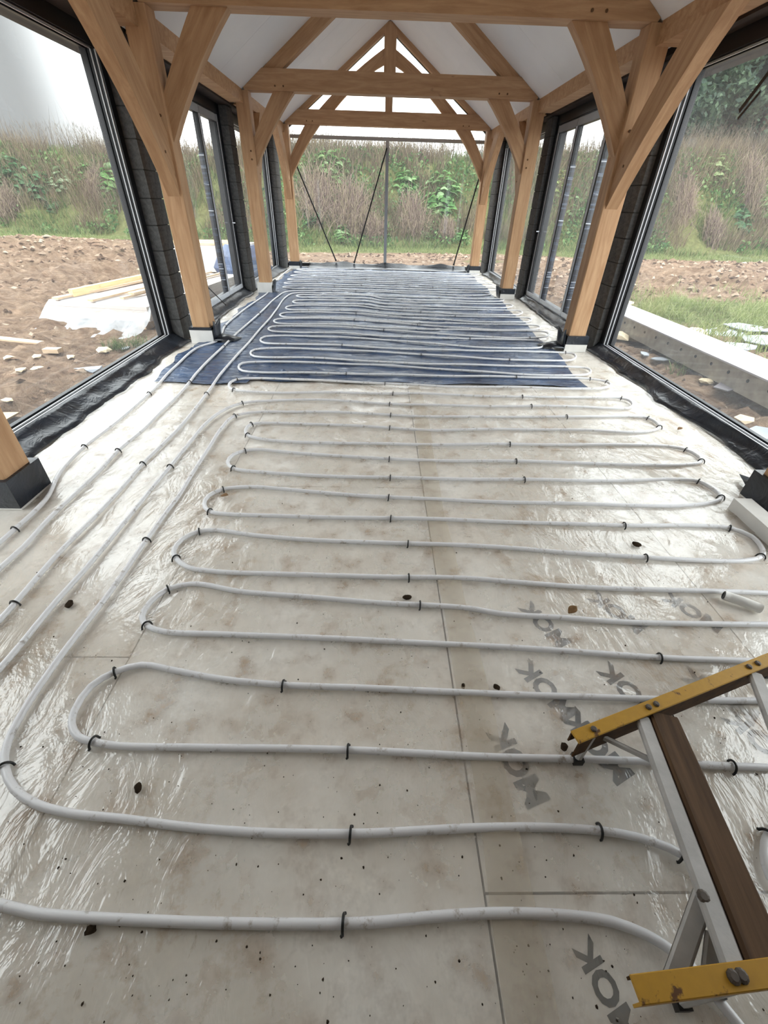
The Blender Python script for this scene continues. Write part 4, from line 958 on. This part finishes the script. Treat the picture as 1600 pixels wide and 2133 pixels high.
# turf on the flat ground
x = r.uniform(-24, 22, 260000); y = r.uniform(6, 26, 260000); k = (turf(x, y)+(fbm(x*.8, y*.8, 3)-.5)*.9 > .55) & ~((np.abs(x-XC) < 3.0) & (y < 13)) & (y < bank_base(x)+.3)
x, y = x[k][:60000], y[k][:60000]; n = len(x); P = np.stack([x, y, terrain(x, y)-.01], -1)
ob = veg_object('turf_grass', *blades(P, r.uniform(.05, .2, n), r.uniform(.012, .024, n), .8, pick([(140, 158, 86), (160, 176, 104), (176, 184, 124), (124, 140, 76)], n, r), r)); ob['kind'] = 'stuff'; tag(ob, 'short fresh grass patches on the flat ground below the bank', 'grass')
# near tufts beside the channel on the right
x = r.normal(6.2, 1.5, 14000); y = r.normal(8.0, 1.25, 14000); k = (x > 4.6) & (fbm(x*1.2, y*1.2, 2) > .42); x, y = x[k], y[k]; n = len(x); P = np.stack([x, y, terrain(x, y)-.01], -1)
ob = veg_object('tufted_grass', *blades(P, r.uniform(.12, .36, n), r.uniform(.008, .016, n), .8, pick([(150, 168, 88), (172, 186, 108), (196, 200, 138), (134, 150, 78)], n, r), r, 3)); ob['kind'] = 'stuff'; tag(ob, 'tufted long grass behind the white metal channel', 'grass')
P = []
for (px, py, m_) in ((1450, 775, 120), (1435, 770, 60), (250, 735, 160), (290, 722, 90), (1410, 780, 40)):
    c = at_ground(px, py); q = np.array(c)+np.concatenate([r.normal(size=(m_, 2))*.07, np.zeros((m_, 1))], 1); P.append(q)
P = np.concatenate(P); n = len(P)
ob = veg_object('sill_grass', *blades(P, r.uniform(.08, .2, n), r.uniform(.006, .01, n), .9, pick(GREEN, n, r), r, 3)); ob['kind'] = 'stuff'; tag(ob, 'little grass tufts in the soil just outside the sills', 'grass')

# clods of turned soil, past counting
nC = 42000; x = r.uniform(-20, 20, nC); y = r.uniform(2.2, 21, nC)
k = (np.abs(x-XC) > 2.95) | (y > 12.9); k &= (turf(x, y) < .35) & (y < bank_base(x)-.5); k &= ~((x > -5.1) & (x < -2.6) & (y > 6.3) & (y < 10.4)); k &= fbm(x*.6+2, y*1.1, 3) > .40
x, y = x[k], y[k]; n = len(x); dist = np.hypot(x, y)
S = np.minimum(r.uniform(.008, .034, n)*(dist/6)**.6, .085); ang = r.normal(.15, .5, n); el = r.uniform(1.0, 2.8, n)
oc = np.array([(1, 0, 0), (.3, .9, .1), (-.9, .35, 0), (-.4, -.85, .1), (.55, -.75, 0), (0, 0, .75), (.35, .1, .65)], float)
U = np.stack([np.cos(ang), np.sin(ang)], -1); Wv = np.stack([-np.sin(ang), np.cos(ang)], -1); J = 1+.35*(r.random((n, 7, 3))*2-1); L = oc[None]*J*S[:, None, None]
Vx = x[:, None]+L[..., 0]*el[:, None]*U[:, None, 0]+L[..., 1]*Wv[:, None, 0]; Vy = y[:, None]+L[..., 0]*el[:, None]*U[:, None, 1]+L[..., 1]*Wv[:, None, 1]; Vz = terrain(x, y)[:, None]-.015+L[..., 2]*1.3
V = np.stack([Vx, Vy, Vz], -1).reshape(-1, 3); b0 = np.arange(n)*7
F = np.concatenate([np.stack([b0+a_, b0+b_, b0+c_], -1) for a_, b_, c_ in ((0, 1, 6), (1, 2, 5), (1, 5, 6), (2, 3, 5), (3, 4, 5), (4, 0, 6), (4, 6, 5))])
SOILC = veg_mat('soil_clod', 0.0, .95)
ob = veg_object('soil_clods', V, F, np.repeat(pick([(176, 150, 126), (136, 108, 86), (150, 122, 98), (98, 74, 56), (160, 128, 104), (84, 62, 46), (192, 170, 146)], n, r, .2), 7, 0), SOILC); ob['kind'] = 'stuff'; tag(ob, 'clods of turned brown soil over the rutted mud around the building', 'soil')

# big leaved plants, each one a thing
def broadleaf(px, py, size, label, pal, nl=46, leafs=.3):
    c = at_ground(px, py)
    if c is None: return
    n = nl; th = r.random(n)*6.283; rad = size*np.sqrt(r.random(n)); P = np.stack([c.x+rad*np.cos(th), c.y+rad*np.sin(th)*.7, np.zeros(n)], -1)
    P[:, 2] = terrain(P[:, 0], P[:, 1])+size*(.25+.75*r.random(n)*(1-rad/size*.5))
    o = Vector((c.x, c.y, c.z))
    S = np.full(n, leafs)*r.uniform(.6, 1.2, n); N = np.stack([np.cos(th)*.4, np.sin(th)*.4-.35, np.ones(n)], -1)+r.normal(size=(n, 3))*.25
    V = []; F = []; C = []; cols = pick(pal, n, r)
    for i in range(n):
        nn = N[i]/np.linalg.norm(N[i]); a_ = np.cross(nn, [0, 1, .2]); a_ /= np.linalg.norm(a_); b2 = np.cross(nn, a_); b0 = len(V)
        V.append(P[i]-nn*.02)
        for q in range(9):
            t_ = 6.283*q/9; rr_ = S[i]*(.5+.09*math.cos(2*t_)+.05*math.sin(3*t_)); V.append(P[i]+a_*rr_*math.cos(t_)+b2*rr_*math.sin(t_)*.85-nn*S[i]*.12*(math.cos(t_*2)+.3))
        F += [(b0, b0+1+q, b0+1+(q+1) % 9) for q in range(9)]; C += [cols[i]]*10
        # stalk
        b0 = len(V); g = np.array([c.x+(P[i, 0]-c.x)*.3, c.y+(P[i, 1]-c.y)*.3, c.z-.03]); V += [g-[.01, 0, 0], g+[.01, 0, 0], P[i]+[.006, 0, 0], P[i]-[.006, 0, 0]]; F.append((b0, b0+1, b0+2, b0+3)); C += [cols[i]*.9]*4
    V = np.array(V)-np.array(o); ob = veg_object('broadleaf_plant', V, F, np.array(C)); ob.matrix_local = Matrix.Translation(o); WORLD[ob.name] = ob.matrix_local.copy()
    tag(ob, label, 'plant', 'big leaved plants on the bank')
LG = [(120, 176, 92), (150, 200, 118), (100, 156, 80), (176, 214, 150)]; DG = [(92, 140, 92), (112, 160, 110), (80, 124, 84)]
for a in ((920, 420, .75, 'bright green big leaved plant right of the gable mullion, largest', LG, 90, .30), (845, 392, .5, 'bright green leafy plant just right of the gable mullion', LG, 50, .26), (690, 365, .65, 'light green leafy plant in the upper left of the gable view', LG, 60, .26), (655, 465, .38, 'pale broad leaf plant low behind the left gable prop', DG, 18, .42), (715, 500, .42, 'green plant low behind the feet of the left props', LG, 36, .26), (880, 490, .38, 'green dock plant low right of the mullion on the bank foot', LG, 30, .28), (735, 300, .4, 'small green plant near the crest left of the mullion', LG, 26, .22), (960, 500, .35, 'green plant low at the right of the gable view', LG, 26, .22),
          (30, 385, .7, 'dark green leafy plant on the left bank at the photo edge', DG, 60, .3), (85, 400, .55, 'green leafy plant on the left bank, second from the photo edge', DG, 46, .28), (130, 388, .5, 'pale leaved plant in the middle of the left bank', [(160, 190, 140), (190, 212, 170)], 40, .24), (182, 372, .45, 'bright green plant on the left bank above the reddish soil', LG, 40, .22), (228, 395, .65, 'lush green plant on the left bank beside the dark frame', LG, 70, .28), (110, 440, .3, 'small blue green plant at the foot of the left bank', DG, 18, .25), (425, 345, .5, 'green plant seen through the left folding doors', LG, 46, .25), (1545, 470, .5, 'green plant low on the right bank', DG, 40, .26), (1590, 440, .55, 'bright green plant on the right bank at the photo edge', LG, 44, .26), (1490, 365, .6, 'pale green plant high on the right bank', [(150, 176, 112), (172, 194, 130)], 50, .24), (1150, 400, .6, 'yellow green bush seen through the right folding doors', [(150, 170, 84), (176, 190, 104)], 60, .22), (1195, 440, .5, 'green bush low behind the right folding doors', LG, 50, .22)):
    broadleaf(*a)
# dead brown shrubs: drooping domes
def dead_shrub(px, py, w, h, label):
    """tangled fountain of dry arching stems"""
    c = at_ground(px, py)
    if c is None: return
    n = 650; th = r.random(n)*6.283; reach = w*.5*r.random(n)**.6; hh = h*r.uniform(.45, 1.0, n)*(1-.35*(reach/(w*.5))**2); o = np.array([c.x, c.y, c.z])
    base = r.normal(size=(n, 2))*w*.16; D = np.stack([np.cos(th), np.sin(th)*.7], -1); rows = []
    for s_ in (0, .3, .6, .85, 1.0):
        xy = base+D*(reach*s_**1.3)[:, None]+r.normal(size=(n, 2))*.025*s_
        z_ = hh*np.sin(np.minimum(s_*1.9, 2.4))+r.normal(size=n)*.02*s_
        q = np.concatenate([xy, z_[:, None]], 1); wd = .013*(1-.7*s_); rows += [q-[wd, 0, 0], q+[wd, 0, 0]]
    V = np.stack(rows, 1).reshape(-1, 3); V[:, 2] += terrain(V[:, 0]+o[0], V[:, 1]+o[1])-o[2]-.03
    b0 = np.arange(n)*10; F = np.concatenate([np.stack([b0+2*k, b0+2*k+1, b0+2*k+3, b0+2*k+2], -1) for k in range(4)])
    ob = veg_object('dead_shrub', V, F, np.repeat(pick([(150, 124, 112), (168, 144, 130), (130, 108, 98), (186, 164, 140), (176, 160, 124)], n, r), 10, 0)); ob.matrix_local = Matrix.Translation(Vector(o)); WORLD[ob.name] = ob.matrix_local.copy()
    tag(ob, label, 'dead shrub', 'dead brown shrubs on the bank')
for a in ((730, 470, 2.0, 1.3, 'large drooping brown shrub left of the gable mullion'), (860, 480, 1.6, .9, 'drooping brown shrub right of the gable mullion'), (780, 505, .9, 1.0, 'small brown shrub at the bank foot beside the mullion'), (660, 440, 1.9, 1.0, 'grey brown shrub by the left gable post'), (765, 320, 1.3, 1.0, 'brown shrub near the crest left of the mullion'), (930, 500, .7, .8, 'brown weed clump low on the right of the gable view'), (1560, 400, 2.0, 1.0, 'brown weed mass on the right bank at the photo edge'), (1420, 440, 1.3, .8, 'brown weed clump on the right bank beside the dark frame'), (1480, 500, 1.0, .9, 'brown twiggy weed at the foot of the right bank'), (205, 400, 1.0, .8, 'brown weed clump in the left bank'), (20, 450, 1.2, .9, 'brown weed clump at the left bank foot by the photo edge'), (1130, 330, 1.6, 1.2, 'brown weed clump on the bank seen through the right folding doors')):
    dead_shrub(*a)
# trees beyond the right hand bank
def tree(x, y, rx, rz, zc, label, pal, n=7000, ls=.42):
    g = float(terrain(x, y)); T = empty('tree', (x, y, g)); tag(T, label, 'tree', 'trees beyond the bank')
    nb = 26; Bc = r.normal(size=(nb, 3)); Bc /= np.linalg.norm(Bc, axis=1)[:, None]; Bc *= r.uniform(.45, .95, (nb, 1)); Bc = Bc*[rx, rx, rz]+[0, 0, zc]
    k = r.integers(0, nb, n); q = r.normal(size=(n, 3)); q /= np.linalg.norm(q, axis=1)[:, None]; br = r.uniform(.26, .42, nb)*rx
    P = Bc[k]+q*(br[k]*r.uniform(.75, 1.0, n))[:, None]*[1, 1, .8]
    V, F, C = leaves(P, r.uniform(.6, 1.2, n)*ls, pick(pal, n, r, .2), r, .8)
    me = mesh_data('crown', V, F); a2 = me.color_attributes.new('Col', 'FLOAT_COLOR', 'POINT'); a2.data.foreach_set('color', np.concatenate([C, np.ones((len(C), 1))], 1).astype(np.float32).ravel())
    add('crown', me, VEG, T, Matrix.Translation((x, y, g)))
    add('trunk', tube_me([Vector((0, 0, -.2)), Vector((.1, 0, zc*.5)), Vector((-.1, .1, zc))], .35, 8, 'trunk', .12), BARK, T, Matrix.Translation((x, y, g)))
TG = [(74, 100, 78), (92, 120, 92), (62, 88, 70), (110, 138, 104)]
tree(21.5, 33, 4.2, 5.5, 5.5, 'dark green tree beyond the right bank, next to the dark window frame', TG, 15000, .42)
tree(26.5, 33, 4.6, 6.0, 6.5, 'broad dark green tree beyond the right bank near the photo edge', TG, 16000, .42)
tree(24.5, 38, 5.0, 6.5, 9.5, 'tallest pale green tree behind the others beyond the right bank', [(96, 128, 92), (120, 150, 112), (84, 112, 84)], 15000, .42)
tree(31.5, 36, 5.5, 7.0, 9.0, 'pale green tree at the right photo edge beyond the bank', [(104, 136, 96), (124, 154, 112), (88, 118, 86)], 14000, .42)
tree(19.0, 36, 4.2, 5.0, 4.5, 'lower dark tree half hidden by the window frame on the right', TG, 9000, .4)
tree(15.5, 29, 2.6, 2.4, 2.6, 'low bushy shrub behind the crest of the right bank, beside the frame', TG, 6000, .3)
tree(19.8, 29.5, 3.2, 2.6, 3.0, 'broad bushy shrub behind the crest of the right bank, middle one', TG, 7000, .3)
tree(24.0, 30, 3.4, 3.0, 3.2, 'broad bushy shrub behind the crest at the right photo edge', TG, 7000, .3)
